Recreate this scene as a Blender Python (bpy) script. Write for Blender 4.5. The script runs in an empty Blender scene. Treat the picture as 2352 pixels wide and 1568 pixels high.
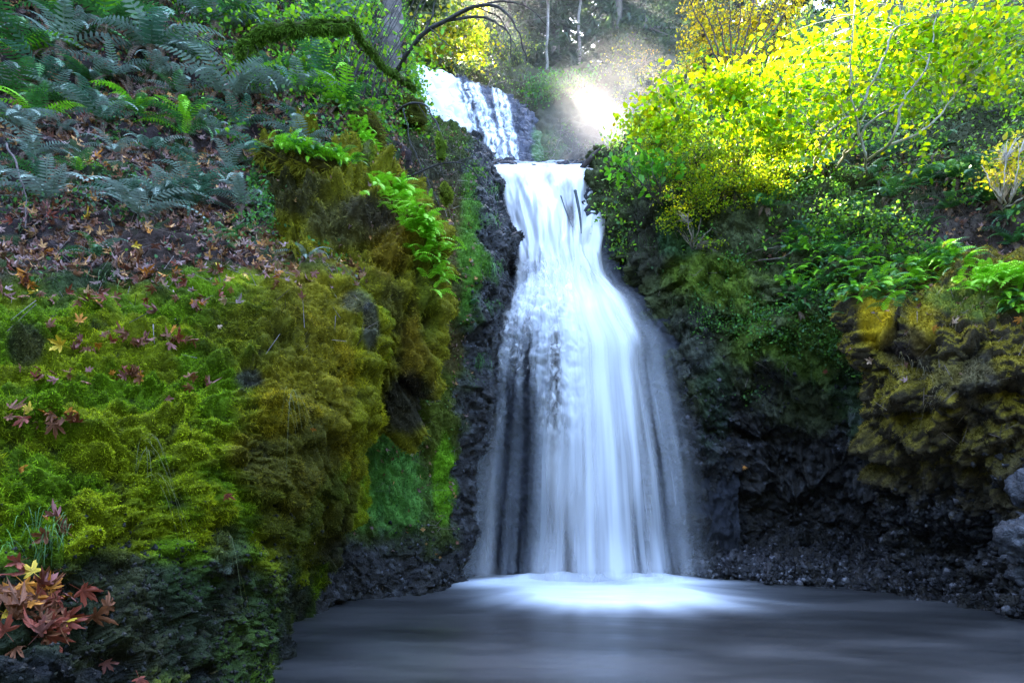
import bpy, math, random
import numpy as np
R = np.random.default_rng(7)
random.seed(7)
sc = bpy.context.scene
COL = sc.collection
# the photographer stands at the origin 1.9 m above the pool; px/py are picture coordinates of a 2352 x 1568 frame
F, CX, HY, CZ = 1568.0, 1176.0, 1080.0, 1.9

def W(px, py, d): return np.array([(px - CX) / F * d, d, (HY - py) / F * d + CZ])
def Zp(px, d, z): return (px, HY - (z - CZ) * F / d, d)
def proj(P):
    P = np.asarray(P)
    y = np.maximum(P[..., 1], 0.2)
    return P[..., 0] / y * F + CX, HY - (P[..., 2] - CZ) / y * F
def norm(a): return a / np.maximum(np.linalg.norm(a, axis=-1, keepdims=True), 1e-9)
def sstep(a, b, x):
    t = np.clip((x - a) / (b - a), 0, 1)
    return t * t * (3 - 2 * t)

# ---------- noise ----------
_perm = np.random.default_rng(3).permutation(256)
_perm = np.concatenate([_perm, _perm, _perm])
_grad = norm(np.random.default_rng(4).normal(size=(256, 3)))
def pn(P):
    P = np.asarray(P, dtype=np.float64)
    i = np.floor(P).astype(np.int64); f = P - i; i &= 255
    u = f * f * f * (f * (f * 6 - 15) + 10)
    out = 0
    for dx in (0, 1):
        wx = u[..., 0] if dx else 1 - u[..., 0]
        ax = _perm[i[..., 0] + dx]
        for dy in (0, 1):
            wy = u[..., 1] if dy else 1 - u[..., 1]
            ay = _perm[(ax + i[..., 1] + dy) & 511]
            for dz in (0, 1):
                wz = u[..., 2] if dz else 1 - u[..., 2]
                g = _grad[_perm[(ay + i[..., 2] + dz) & 511]]
                dot = g[..., 0] * (f[..., 0] - dx) + g[..., 1] * (f[..., 1] - dy) + g[..., 2] * (f[..., 2] - dz)
                out = out + wx * wy * wz * dot
    return out * 1.6
def fbm(P, o=4, g=0.5, lac=2.03):
    s, a, P = 0, 1.0, np.asarray(P)
    for k in range(o):
        s = s + a * pn(P + k * 17.3); a *= g; P = P * lac
    return s
def billow(P, o=3, g=0.5):
    s, a, P = 0, 1.0, np.asarray(P)
    for k in range(o):
        s = s + a * np.abs(pn(P + k * 31.7)); a *= g; P = P * 2.1
    return s
def blocky(P, s=0.45):
    # faceted rock: cell noise with a random tilt in each cell
    P = np.asarray(P, dtype=np.float64)
    i0 = np.floor(P).astype(np.int64)
    best = np.full(P.shape[:-1], 1e9); val = np.zeros(P.shape[:-1])
    for dx in (-1, 0, 1):
        for dy in (-1, 0, 1):
            for dz in (-1, 0, 1):
                c = i0 + np.array([dx, dy, dz]); m = c & 255
                h = _perm[(_perm[(_perm[m[..., 0]] + m[..., 1]) & 511] + m[..., 2]) & 511]
                o = _grad[h] * 0.5 + 0.5
                v = P - (c + o)
                dd = (v ** 2).sum(-1)
                h2 = _grad[(h * 7 + 13) & 255]
                k = dd < best
                best = np.where(k, dd, best)
                val = np.where(k, h2[..., 0] + s * (v * h2).sum(-1) * 2, val)
    return val

# ---------- mesh helpers ----------
def mesh(name, V, Fc, col=None, mat=None, smooth=False, extra=None):
    V = np.asarray(V, dtype=np.float32).reshape(-1, 3); 
    groups = Fc if isinstance(Fc, list) else [Fc]
    groups = [np.asarray(g, dtype=np.int32) for g in groups if len(g)]
    me = bpy.data.meshes.new(name)
    loops = np.concatenate([g.ravel() for g in groups])
    tot = np.concatenate([np.full(len(g), g.shape[1], dtype=np.int32) for g in groups])
    st = np.concatenate([[0], np.cumsum(tot)[:-1]]).astype(np.int32)
    me.vertices.add(len(V)); me.vertices.foreach_set('co', V.ravel())
    me.loops.add(len(loops)); me.loops.foreach_set('vertex_index', loops)
    me.polygons.add(len(tot)); me.polygons.foreach_set('loop_start', st)
    me.polygons.foreach_set('loop_total', tot)
    if smooth: me.polygons.foreach_set('use_smooth', np.ones(len(tot), dtype=bool))
    me.update(calc_edges=True)
    if col is not None:
        col = np.asarray(col, dtype=np.float32)
        if col.ndim == 1: col = np.tile(col, (len(V), 1))
        if col.shape[1] == 3: col = np.concatenate([col, np.ones((len(col), 1), np.float32)], 1)
        a = me.color_attributes.new('Col', 'FLOAT_COLOR', 'POINT')
        a.data.foreach_set('color', np.ascontiguousarray(col).ravel())
    if extra:
        for k, v in extra.items():
            a = me.attributes.new(k, 'FLOAT', 'POINT'); a.data.foreach_set('value', np.asarray(v, np.float32).ravel())
    if mat: me.materials.append(mat)
    return me
def obj(name, me, parent=None, loc=None, label=None, cat=None, group=None, kind=None):
    o = bpy.data.objects.new(name, me); COL.objects.link(o)
    if parent: o.parent = parent
    if loc is not None: o.location = [float(v) for v in loc]
    if label: o['label'] = label
    if cat: o['category'] = cat
    if group: o['group'] = group
    if kind: o['kind'] = kind
    return o
def thing(name, loc, label, cat, group=None): return obj(name, None, None, loc, label, cat, group)

class B:
    """collects pieces of geometry that become ONE mesh"""
    def __init__(s): s.v, s.f, s.c, s.n = [], {}, [], 0
    def add(s, V, Fc, c):
        V = np.asarray(V, float).reshape(-1, 3); Fc = np.asarray(Fc)
        c = np.asarray(c, float)
        if c.ndim == 1: c = np.tile(c, (len(V), 1))
        s.v.append(V); s.c.append(c); s.f.setdefault(Fc.shape[1], []).append(Fc + s.n); s.n += len(V)
    def build(s, name, mat, origin=None, smooth=False):
        V = np.concatenate(s.v)
        if origin is not None: V = V - np.asarray(origin)
        return mesh(name, V, [np.concatenate(g) for g in s.f.values()], np.concatenate(s.c), mat, smooth)
def stamp(tv, tf, pos, fr, scale):
    """copies of a template (tv, tf) at pos, axes fr (N,3 axes,3), scale (N,) or (N,3)"""
    scale = np.asarray(scale, float)
    if scale.ndim == 1: scale = np.repeat(scale[:, None], 3, 1)
    V = np.einsum('kj,nj,njc->nkc', tv, scale, fr) + pos[:, None, :]
    Fc = tf[None] + (np.arange(len(pos)) * len(tv))[:, None, None]
    return V.reshape(-1, 3), Fc.reshape(-1, tf.shape[1])
def frames(x, up):
    """axes: x along x, z near up"""
    x = norm(x); y = norm(np.cross(up, x)); z = np.cross(x, y)
    return np.stack([x, y, z], 1)
def tube(pts, rad, n=7, wob=0.0, seed=0):
    pts = np.asarray(pts, float); m = len(pts)
    rad = np.interp(np.linspace(0, 1, m), np.linspace(0, 1, len(np.atleast_1d(rad))), np.atleast_1d(rad))
    t = norm(np.gradient(pts, axis=0))
    ref = np.array([0.3, 0.2, 1.0]) if abs(norm(t.mean(0))[2]) < 0.8 else np.array([1.0, 0.3, 0.1])
    a = norm(np.cross(t, ref)); b = np.cross(t, a)
    th = np.linspace(0, 2 * np.pi, n, endpoint=False)
    V = pts[:, None] + rad[:, None, None] * (np.cos(th)[None, :, None] * a[:, None] + np.sin(th)[None, :, None] * b[:, None])
    if wob: V = V + (V - pts[:, None]) * (fbm(V * 4.0 + seed, 3)[..., None] * wob)
    k = np.arange(m - 1)[:, None] * n; j = np.arange(n)[None]; j2 = (j + 1) % n
    Fc = np.stack([k + j, k + j2, k + n + j2, k + n + j], -1).reshape(-1, 4)
    V = np.concatenate([V.reshape(-1, 3), pts[:1], pts[-1:]])
    i = np.arange(n)
    caps = np.concatenate([np.stack([(i + 1) % n, i, np.full(n, m * n)], 1), np.stack([(m - 1) * n + i, (m - 1) * n + (i + 1) % n, np.full(n, m * n + 1)], 1)])
    return V, Fc, caps
def add_tube(b, pts, rad, col, n=7, wob=0.0, seed=0):
    V, q, t = tube(pts, rad, n, wob, seed)
    base = b.n
    b.add(V, q, col); b.f.setdefault(3, []).append(t + base)
def cr(P, n):
    """Catmull-Rom resampling along axis 0"""
    P = np.asarray(P, float)
    e = np.concatenate([2 * P[:1] - P[1:2], P, 2 * P[-1:] - P[-2:-1]])
    t = np.linspace(0, len(P) - 1 - 1e-6, n); i = t.astype(int); f = (t - i).reshape((-1,) + (1,) * (P.ndim - 1))
    p0, p1, p2, p3 = e[i], e[i + 1], e[i + 2], e[i + 3]
    return 0.5 * (2 * p1 + (p2 - p0) * f + (2 * p0 - 5 * p1 + 4 * p2 - p3) * f ** 2 + (3 * p1 - p0 - 3 * p2 + p3) * f ** 3)

# ---------- materials ----------
def new_mat(name):
    m = bpy.data.materials.new(name); m.use_nodes = True
    n = m.node_tree.nodes; n.clear()
    return m, n, m.node_tree.links
def mat_attr(name, rough=0.85, spec=0.3, bump=0.0, bscale=60.0, trans=0.0, var=0.35, vscale=25.0, tcol=None, rvar=0.0):
    m, n, l = new_mat(name)
    out = n.new('ShaderNodeOutputMaterial'); p = n.new('ShaderNodeBsdfPrincipled')
    at = n.new('ShaderNodeAttribute'); at.attribute_name = 'Col'
    tc = n.new('ShaderNodeTexCoord')
    nz = n.new('ShaderNodeTexNoise'); nz.inputs['Scale'].default_value = vscale; nz.inputs['Detail'].default_value = 6
    l.new(tc.outputs['Object'], nz.inputs['Vector'])
    mr = n.new('ShaderNodeMapRange'); mr.inputs['From Min'].default_value = 0.3; mr.inputs['From Max'].default_value = 0.7
    mr.inputs['To Min'].default_value = 1 - var; mr.inputs['To Max'].default_value = 1 + var
    l.new(nz.outputs['Fac'], mr.inputs['Value'])
    vm = n.new('ShaderNodeVectorMath'); vm.operation = 'SCALE'
    l.new(at.outputs['Color'], vm.inputs[0]); l.new(mr.outputs['Result'], vm.inputs['Scale'])
    l.new(vm.outputs['Vector'], p.inputs['Base Color'])
    p.inputs['Roughness'].default_value = rough; p.inputs['Specular IOR Level'].default_value = spec
    if rvar:
        r2 = n.new('ShaderNodeMapRange'); r2.inputs['From Min'].default_value = .35; r2.inputs['From Max'].default_value = .65
        r2.inputs['To Min'].default_value = rough - rvar; r2.inputs['To Max'].default_value = rough + rvar
        n2 = n.new('ShaderNodeTexNoise'); n2.inputs['Scale'].default_value = 7; n2.inputs['Detail'].default_value = 8
        l.new(tc.outputs['Object'], n2.inputs['Vector']); l.new(n2.outputs['Fac'], r2.inputs['Value']); l.new(r2.outputs['Result'], p.inputs['Roughness'])
    if bump:
        b = n.new('ShaderNodeBump'); b.inputs['Strength'].default_value = bump; b.inputs['Distance'].default_value = 0.03
        bn = n.new('ShaderNodeTexNoise'); bn.inputs['Scale'].default_value = bscale; bn.inputs['Detail'].default_value = 5
        l.new(tc.outputs['Object'], bn.inputs['Vector'])
        l.new(bn.outputs['Fac'], b.inputs['Height']); l.new(b.outputs['Normal'], p.inputs['Normal'])
    if trans:
        t = n.new('ShaderNodeBsdfTranslucent'); mx = n.new('ShaderNodeMixShader'); mx.inputs[0].default_value = trans
        if tcol:
            mc = n.new('ShaderNodeVectorMath'); mc.operation = 'MULTIPLY'; mc.inputs[1].default_value = tcol
            l.new(vm.outputs['Vector'], mc.inputs[0]); l.new(mc.outputs['Vector'], t.inputs['Color'])
        else: l.new(vm.outputs['Vector'], t.inputs['Color'])
        l.new(p.outputs[0], mx.inputs[1]); l.new(t.outputs[0], mx.inputs[2]); l.new(mx.outputs[0], out.inputs[0])
    else: l.new(p.outputs[0], out.inputs[0])
    return m
M_EARTH = mat_attr('earth and moss', .9, .12, .8, 70, 0, .35, 30)
M_ROCK = mat_attr('wet dark rock', .48, .24, 1.0, 45, 0, .45, 14, rvar=.2)
M_MOSS = mat_attr('moss blades', .85, .08, 0, 1, .25, .25, 9)
M_FERN = mat_attr('fern fronds', .5, .28, 0, 1, .22, .25, 6)
M_LEAF = mat_attr('green leaves', .45, .4, 0, 1, .5, .2, 8, (1.5, 1.35, .6))
M_YLEAF = mat_attr('yellow green leaves', .5, .3, 0, 1, .62, .15, 6, (1.6, 1.4, .3))
M_DEAD = mat_attr('fallen leaves', .48, .25, .3, 90, .08, .25, 30)
M_BARK = mat_attr('bark', .8, .3, .8, 40, 0, .4, 12)
SKY, SUN, EXPO = .15, 5.0, 4.05
# ---------- terrain patches ----------
class Patch: pass
def patch(rows, nv, nu, wrap=None):
    G = np.array([[W(*p) for p in r] for r in rows])
    G = cr(G, nv); G = np.swapaxes(cr(np.swapaxes(G, 0, 1), nu), 0, 1)
    p = Patch(); p.P = G; p.calc = None
    renorm(p)
    return p
def renorm(p):
    du = np.gradient(p.P, axis=1); dv = np.gradient(p.P, axis=0)
    n = norm(np.cross(dv, du))
    c = p.P - np.array([0, 0, CZ])
    mid = (n * c).sum(-1)
    if np.median(mid) > 0: n = -n
    p.N = n; p.px, p.py = proj(p.P)
def grid_faces(nv, nu):
    i = np.arange(nv - 1)[:, None] * nu + np.arange(nu - 1)[None]
    return np.stack([i, i + 1, i + nu + 1, i + nu], -1).reshape(-1, 4)
def paint(p, c, blobs, ragged=0.35, fr=1.3):
    """patches of moss, soil, bare rock or painted sunlight: (px, py, rx, ry, colour, strength)"""
    n = fbm(p.P * fr, 4) * ragged
    for (x, y, rx, ry, col, s) in blobs:
        r = np.sqrt(((p.px - x) / rx) ** 2 + ((p.py - y) / ry) ** 2) + n
        w = (1 - sstep(0.65, 1.15, r))[..., None] * s
        c[...] = c * (1 - w) + np.array(col) * w
def scatter(p, n, mask=None, margin=60, rng=R):
    """n random places on a patch, area weighted inside the part near the frame"""
    P = p.P
    a = np.linalg.norm(np.cross(P[1:, :-1] - P[:-1, :-1], P[:-1, 1:] - P[:-1, :-1]), axis=-1)
    x, y = p.px[:-1, :-1], p.py[:-1, :-1]
    w = a * (x > -margin) * (x < 2352 + margin) * (y > -margin) * (y < 1568 + margin)
    if mask is not None: w = w * mask(x, y, P[:-1, :-1], p.N[:-1, :-1])
    w = w.ravel(); w = w / w.sum()
    k = rng.choice(len(w), n, p=w)
    i, j = k // (P.shape[1] - 1), k % (P.shape[1] - 1)
    u, v = rng.random((n, 1)), rng.random((n, 1))
    q = P[i, j] * (1 - u) * (1 - v) + P[i, j + 1] * u * (1 - v) + P[i + 1, j] * (1 - u) * v + P[i + 1, j + 1] * u * v
    return q, p.N[i, j], (p.C[i, j] if p.C is not None else None)
def on(p, px, py):
    """the surface point of a patch seen at a picture position (the nearest one to the lens)"""
    d = np.hypot(p.px - px, p.py - py)
    m = d < max(4.0, d.min() * 1.5)
    k = np.where(m.ravel())[0]
    k = k[np.argmin(p.P.reshape(-1, 3)[k, 1])]
    return p.P.reshape(-1, 3)[k].copy(), p.N.reshape(-1, 3)[k].copy()

MOSS = (.13, .23, .006); MOSSY = (.28, .30, .008); OLIVE = (.24, .19, .012); RUST = (.19, .10, .008); DKMOSS = (.03, .065, .014)
TEAL = (.03, .085, .03); SOIL = (.032, .022, .022); ROCK = (.012, .012, .014); GREYROCK = (.06, .06, .07); BROWN = (.065, .045, .025)

# --- the left bank: mossy bulge below, fern slope above
A = patch([[(r_[0][0] - 750, r_[0][1], r_[0][2] * .82)] + r_ for r_ in [
 [(-500,-1000,19),(0,-1000,20),(250,-1000,21),(500,-1000,22),(700,-1000,23),(840,-1000,24),(860,-1000,25),(850,-950,28),(840,-900,32)],
 [(-420,-400,13.5),(0,-400,16),(250,-400,17),(500,-400,18.3),(700,-400,19.3),(820,-400,20.2),(865,-400,21),(870,-380,24),(860,-350,28)],
 [(-380,0,11.3),(0,0,12.6),(250,0,13.6),(500,0,14.8),(700,0,15.8),(830,0,17),(890,0,18),(900,30,21),(880,60,25)],
 [(-350,200,9.8),(0,200,11),(250,200,11.6),(500,200,12.6),(700,200,13.5),(850,200,14.5),(925,200,15.6),(940,240,18),(930,260,22)],
 [(-350,400,8),(0,400,9),(250,400,9.6),(500,400,10.4),(700,400,11.1),(830,400,11.8),(900,400,12.4),(940,410,13.3),(960,420,14.5)],
 [(-350,560,6.4),(0,560,7.3),(250,560,7.9),(500,560,8.5),(700,560,9.1),(800,560,9.6),(860,560,10),(870,570,10.8),(875,580,11.8)],
 [(-350,650,5.6),(0,650,6.5),(250,650,7.0),(500,650,7.6),(700,650,8.1),(800,660,8.7),(862,665,9.2),(866,670,10),(860,680,11)],
 [(-350,740,5.0),(0,740,5.8),(250,740,6.2),(500,740,6.8),(700,740,7.5),(830,735,8.2),(888,735,8.7),(886,740,9.6),(876,740,10.6)],
 [(-350,860,4.5),(0,860,5.1),(230,860,5.4),(460,860,6.0),(680,860,6.8),(830,855,7.6),(894,855,8.4),(886,865,9.4),(865,865,10.4)],
 [(-350,1020,4.0),(0,1020,4.5),(230,1020,4.8),(450,1020,5.4),(660,1020,6.3),(810,1020,7.4),(884,1020,8.3),(870,1030,9.4),(845,1030,10.4)],
 [(-350,1200,3.7),(0,1200,4.05),(210,1200,4.4),(420,1200,5.1),(610,1200,6.1),(750,1200,7.5),(820,1200,8.6),(812,1200,9.8),(795,1200,10.6)],
 [(-350,1400,3.4),(0,1400,3.7),(200,1400,4.1),(380,1400,4.8),(540,1400,5.7),(655,1400,7.1),(725,1393,9.2),(730,1380,10.1),(720,1370,10.8)],
 [(-350,1500,3.3),(0,1500,3.55),(185,1500,3.9),(350,1500,4.5),(500,1500,5.3),(600,1495,6.3),Zp(672,7.1,0),Zp(705,8.2,-.3),Zp(730,9,-.5)],
 [(-350,1620,3.2),(0,1620,3.4),(170,1620,3.75),(320,1620,4.3),(470,1610,4.9),Zp(560,5.5,0.0),Zp(626,5.9,-.08),Zp(680,6.6,-.4),Zp(720,7.2,-.6)],
 [Zp(-350,3.1,-.5),Zp(0,3.3,-.5),Zp(160,3.6,-.5),Zp(310,4.1,-.5),Zp(450,4.6,-.5),Zp(540,5.1,-.5),Zp(600,5.4,-.6),Zp(660,6,-.7),Zp(720,6.6,-.8)],
]], 960, 620)
P, N = A.P, A.N
low = sstep(560, 760, A.py)[..., None]            # moss cushions below, loose slope above
Q = P * np.array([1, 1, 1.25])
cush = billow(Q * np.array([3.4, 3.4, 4.2]) + 3 + .25 * fbm(Q * 1.2, 2)[..., None], 3, .5)[..., None] - .35
hang = (billow(P * np.array([5.5, 5.5, 1.9]) + 9, 3, .5)[..., None] - .35)
side = (sstep(600, 760, A.px) * sstep(640, 820, A.py))[..., None]
big = fbm(P * .45, 3)[..., None]
rocky = (sstep(1190, 1320, A.py + 60 * fbm(P * .9, 3)) * sstep(760, 560, A.px))[..., None]
blk = blocky(P * np.array([2.6, 2.6, 3.4]))[..., None] * .06 + blocky(P * 7)[..., None] * .025
step_ = fbm(np.stack([P[..., 0] * .35, P[..., 1] * .35, P[..., 2] * 1.6], -1) + 5, 3)[..., None]
tz = P[..., 2:3] * 2.3 + .9 * fbm(P * .7 + 4, 3)[..., None]; terr = np.abs((tz % 1) - .5) * 2 * sstep(-.3, .3, fbm(P * .8 + 60, 2))[..., None] - .5; terr = terr + .8 * blocky(P * 1.5)[..., None] * .5
D = big * (.22 - .10 * side) - side * .10 + low * ((1 - side) * cush * .27 + side * hang * .20 + step_ * .16 + terr * .12) + (1 - low) * (fbm(P * 2.2, 4)[..., None] * .16 + step_ * .12)
D = D * (1 - .5 * rocky) + rocky * blk * 1.5 + fbm(P * 9, 3)[..., None] * .022
A.P = P + N * D
renorm(A)
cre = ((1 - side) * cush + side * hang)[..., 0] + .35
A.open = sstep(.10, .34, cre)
c = np.zeros_like(A.P)
lowc = sstep(590, 690, A.py + 70 * fbm(A.P * .8, 3))[..., None]
c[...] = np.array(SOIL) * (1 - lowc) + np.array(MOSS) * lowc
m = sstep(-.1, .35, fbm(A.P * 1.3 + 40, 4))[..., None]
c[...] = c * (1 - lowc * m * .7) + np.array(MOSSY) * lowc * m * .7
paint(A, c, [(740, 860, 210, 330, OLIVE, .9), (860, 880, 60, 420, MOSSY, .5), (700, 1150, 130, 220, (.09, .085, .014), .8), (590, 760, 130, 110, (.11, .12, .012), .6),
             (330, 1420, 480, 170, ROCK, .93), (200, 1640, 560, 130, ROCK, .95), (640, 1400, 90, 130, (.035, .06, .015), .7), (600, 1500, 110, 90, (.05, .09, .015), .6), (450, 1330, 70, 60, DKMOSS, .4),
             (570, 870, 40, 30, GREYROCK, .8), (850, 740, 22, 70, GREYROCK, .8), (820, 690, 40, 30, (.09, .09, .10), .6), (60, 790, 50, 60, SOIL, .8),
             (520, 1260, 50, 70, (.05, .05, .055), .6), (700, 1500, 70, 140, (.03, .028, .03), .9), (690, 1380, 50, 60, (.03, .028, .03), .8), (790, 1330, 60, 100, (.05, .042, .035), .8),
             (360, 530, 230, 90, (.045, .028, .02), .6), (700, 360, 120, 120, (.015, .012, .01), .6)])
moss_up = sstep(.15, .5, fbm(A.P * 1.7 + 11, 4))[..., None] * (1 - lowc)
c[...] = c * (1 - .6 * moss_up) + np.array(DKMOSS) * .6 * moss_up
c *= (1 + .45 * fbm(A.P * 5, 4))[..., None].clip(.3, 2)
crk = (1 - A.open)[..., None] * low * .75  # creases coloured dark: bare soil plus painted shade
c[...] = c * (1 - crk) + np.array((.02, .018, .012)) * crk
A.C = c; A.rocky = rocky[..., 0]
obj('hillside', mesh('hillside', A.P, grid_faces(*A.P.shape[:2]), (c * (1 - .5 * low * (1 - rocky))).reshape(-1, 3), M_EARTH, True), kind='structure')  # ground under the moss darkened in colour to deepen shade contrast

# --- overhanging mossy buttress behind it
Bp = patch([
 [(600,340,12),(700,335,12),(790,340,12.1),(850,360,12.2),(880,380,12.4),(890,395,13.2),(880,400,14)],
 [(600,400,10.9),(700,395,11),(790,395,11.2),(860,405,11.5),(900,430,11.8),(905,440,12.7),(890,450,13.6)],
 [(620,460,10.1),(710,450,10.2),(800,450,10.4),(880,455,10.8),(945,480,11.2),(940,490,12.2),(920,500,13.2)],
 [(640,550,9.1),(730,540,9.3),(820,540,9.5),(900,540,9.9),(985,565,10.4),(975,570,11.5),(950,580,12.4)],
 [(680,660,8.5),(770,640,8.8),(850,640,9.2),(920,640,9.6),(1000,660,10.1),(985,670,11.3),(960,680,12)],
 [(720,790,8.4),(800,780,8.8),(860,780,9.2),(925,780,9.4),(994,790,9.9),(975,800,11),(950,800,11.8)],
 [(740,900,8.8),(820,890,9.1),(870,885,9.3),(918,885,9.5),(972,880,9.9),(950,885,10.9),(930,885,11.6)],
 [(760,970,9.7),(830,965,9.8),(870,965,9.9),(902,955,10.0),(930,935,10.3),(930,925,11),(910,925,11.6)],
 [(770,950,10.9),(830,950,10.9),(870,945,11),(895,940,11.1),(910,930,11.3),(915,920,11.6),(900,920,11.9)],
], 420, 260)
P = Bp.P
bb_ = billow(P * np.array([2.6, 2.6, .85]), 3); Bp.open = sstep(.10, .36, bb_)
Bp.P = P + Bp.N * ((bb_[..., None] - .35) * .75 + fbm(P * 3, 4)[..., None] * .07 + fbm(P * 10, 3)[..., None] * .02)
renorm(Bp)
c = np.zeros_like(P) + np.array(OLIVE)
c[...] = c * .8 + .2 * np.array(MOSS)
paint(Bp, c, [(960, 800, 50, 110, RUST, .6), (900, 560, 60, 90, RUST, .6), (800, 500, 100, 60, (.075, .065, .035), .7), (930, 930, 60, 70, (.045, .038, .035), .9), (985, 660, 30, 190, (.10, .13, .008), .7), (880, 480, 90, 40, SOIL, .6), (680, 430, 90, 70, (.015, .012, .01), .8), (900, 700, 30, 80, (.05, .04, .02), .5)])
c *= (1 + .5 * fbm(Bp.P * 5, 4))[..., None].clip(.3, 2)
crk = (1 - Bp.open)[..., None] * .75  # gaps between hanging moss darkened, soil and painted shade together
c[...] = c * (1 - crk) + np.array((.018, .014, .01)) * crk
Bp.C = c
obj('mossy_overhang', mesh('mossy_overhang', Bp.P, grid_faces(*P.shape[:2]), (c*.6).reshape(-1, 3), M_EARTH, True), kind='structure')  # base colour lowered under the blades as painted shade

# --- gorge wall left of the fall
C = patch([
 [(840,250,14.8),(900,245,16),(960,260,17.4),(1040,290,18.6),(1085,310,19.5),(1105,330,20.6)],
 [(850,300,14),(920,300,15),(980,312,16),(1050,335,17),(1098,350,18),(1120,365,19.6)],
 [(800,380,12.2),(880,380,12.8),(960,380,13.6),(1050,380,14.6),(1117,390,15.6),(1135,405,17)],
 [(780,480,11.5),(870,480,12),(960,480,12.6),(1070,480,13.6),(1150,480,14.7),(1165,490,16)],
 [(780,620,10.9),(880,620,11.3),(970,620,11.7),(1080,620,12.5),(1156,620,13.5),(1180,630,15)],
 [(770,760,10.7),(870,760,11),(960,760,11.4),(1060,760,12),(1134,760,13),(1150,770,14.2)],
 [(760,900,10.4),(860,900,10.7),(950,900,11.1),(1040,900,11.6),(1112,900,12.5),(1130,910,13.6)],
 [(750,1080,10.1),(850,1080,10.4),(940,1080,10.8),(1030,1080,11.4),(1094,1080,12.2),(1112,1080,13.2)],
 [(730,1230,9.9),(830,1230,10.3),(930,1230,10.7),(1015,1230,11.2),(1084,1230,11.9),(1104,1230,13)],
 [Zp(700,9.2,0),Zp(790,9.8,0),Zp(900,10.35,0),Zp(1000,10.95,0),Zp(1070,11.6,0),Zp(1095,12.6,0)],
 [Zp(700,9.0,-.6),Zp(790,9.6,-.6),Zp(900,10.2,-.6),Zp(1000,10.8,-.6),Zp(1070,11.4,-.6),Zp(1095,12.4,-.6)],
], 620, 260)
P = C.P
rk = np.maximum(sstep(1200, 1280, C.py + 50 * fbm(P * 1.2, 3)), sstep(.78, .9, (C.px - 780) / np.interp(C.py, [300, 480, 620, 760, 900, 1100, 1340], [340, 375, 380, 355, 330, 312, 290]) + .08 * fbm(P * 1.5, 3)))
C.P = P + C.N * (fbm(P * .8, 3)[..., None] * .22 + (1 - rk[..., None]) * (billow(P * np.array([2.2, 2.2, 1.6]), 3)[..., None] - .3) * .25 + rk[..., None] * (blocky(P * 2)[..., None] * .10 + blocky(P * 4)[..., None] * .06 + blocky(P * 10)[..., None] * .028) + fbm(P * 8, 3)[..., None] * .025)
renorm(C)
c = np.zeros_like(P) + np.array((.055, .075, .016))
paint(C, c, [(960, 420, 170, 120, (.05, .042, .03), .85), (1020, 560, 70, 160, (.085, .065, .02), .8), (1105, 600, 50, 330, (.08, .20, .02), .85), (900, 1110, 90, 130, (.11, .27, .05), .85), (1000, 950, 70, 150, (.09, .11, .012), .8), (1040, 800, 40, 60, (.08, .05, .02), .7), (1020, 1090, 30, 110, (.14, .32, .01), .8), (1100, 430, 30, 80, (.06, .13, .02), .7)])
c = c * (1 - rk[..., None]) + np.array((.020, .018, .018)) * rk[..., None]
c *= (1 + .45 * fbm(C.P * 5, 4))[..., None].clip(.3, 2)
pale = sstep(.55, .8, blocky(C.P * 9))[..., None] * rk[..., None]
c = c * (1 - pale * .5) + np.array((.09, .09, .1)) * pale * .5
C.C = c; C.rk = rk
g = grid_faces(*P.shape[:2])
isr = rk[:-1, :-1].ravel() > .5
me = mesh('gorge_wall', C.P, g, c.reshape(-1, 3), M_EARTH, True); me.materials.append(M_ROCK)
me.polygons.foreach_set('material_index', isr.astype(np.int32))
obj('gorge_wall', me, kind='structure')

# --- the cliff under the water
prof = [(370, 17.6), (388, 16.7), (430, 16.1), (530, 15.3), (640, 14.4), (700, 13.7), (800, 13.2), (900, 12.9), (1000, 12.7), (1150, 12.4), (1345, 12.2)]
Dp = patch([[(x, y, d + .25 * abs(x - 1320) / 300) for x in (1040, 1130, 1200, 1300, 1400, 1480, 1600, 1700)] for y, d in prof] + [[Zp(x, 12.2, -.8) for x in (1040, 1130, 1200, 1300, 1400, 1480, 1600, 1700)]], 420, 240)
P = Dp.P
Dp.P = P + Dp.N * (fbm(P * 1.1, 3)[..., None] * .10 + blocky(P * 3.5)[..., None] * .04 + blocky(P * 9)[..., None] * .03 + fbm(P * 9, 3)[..., None] * .02)
renorm(Dp)
c = np.zeros_like(P) + np.array((.018, .019, .026)); c *= (1 + .5 * fbm(Dp.P * 5, 4))[..., None].clip(.3, 2)
Dp.C = c
obj('cliff_face', mesh('cliff_face', Dp.P, grid_faces(*P.shape[:2]), c.reshape(-1, 3), M_ROCK, True), kind='structure')

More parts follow.
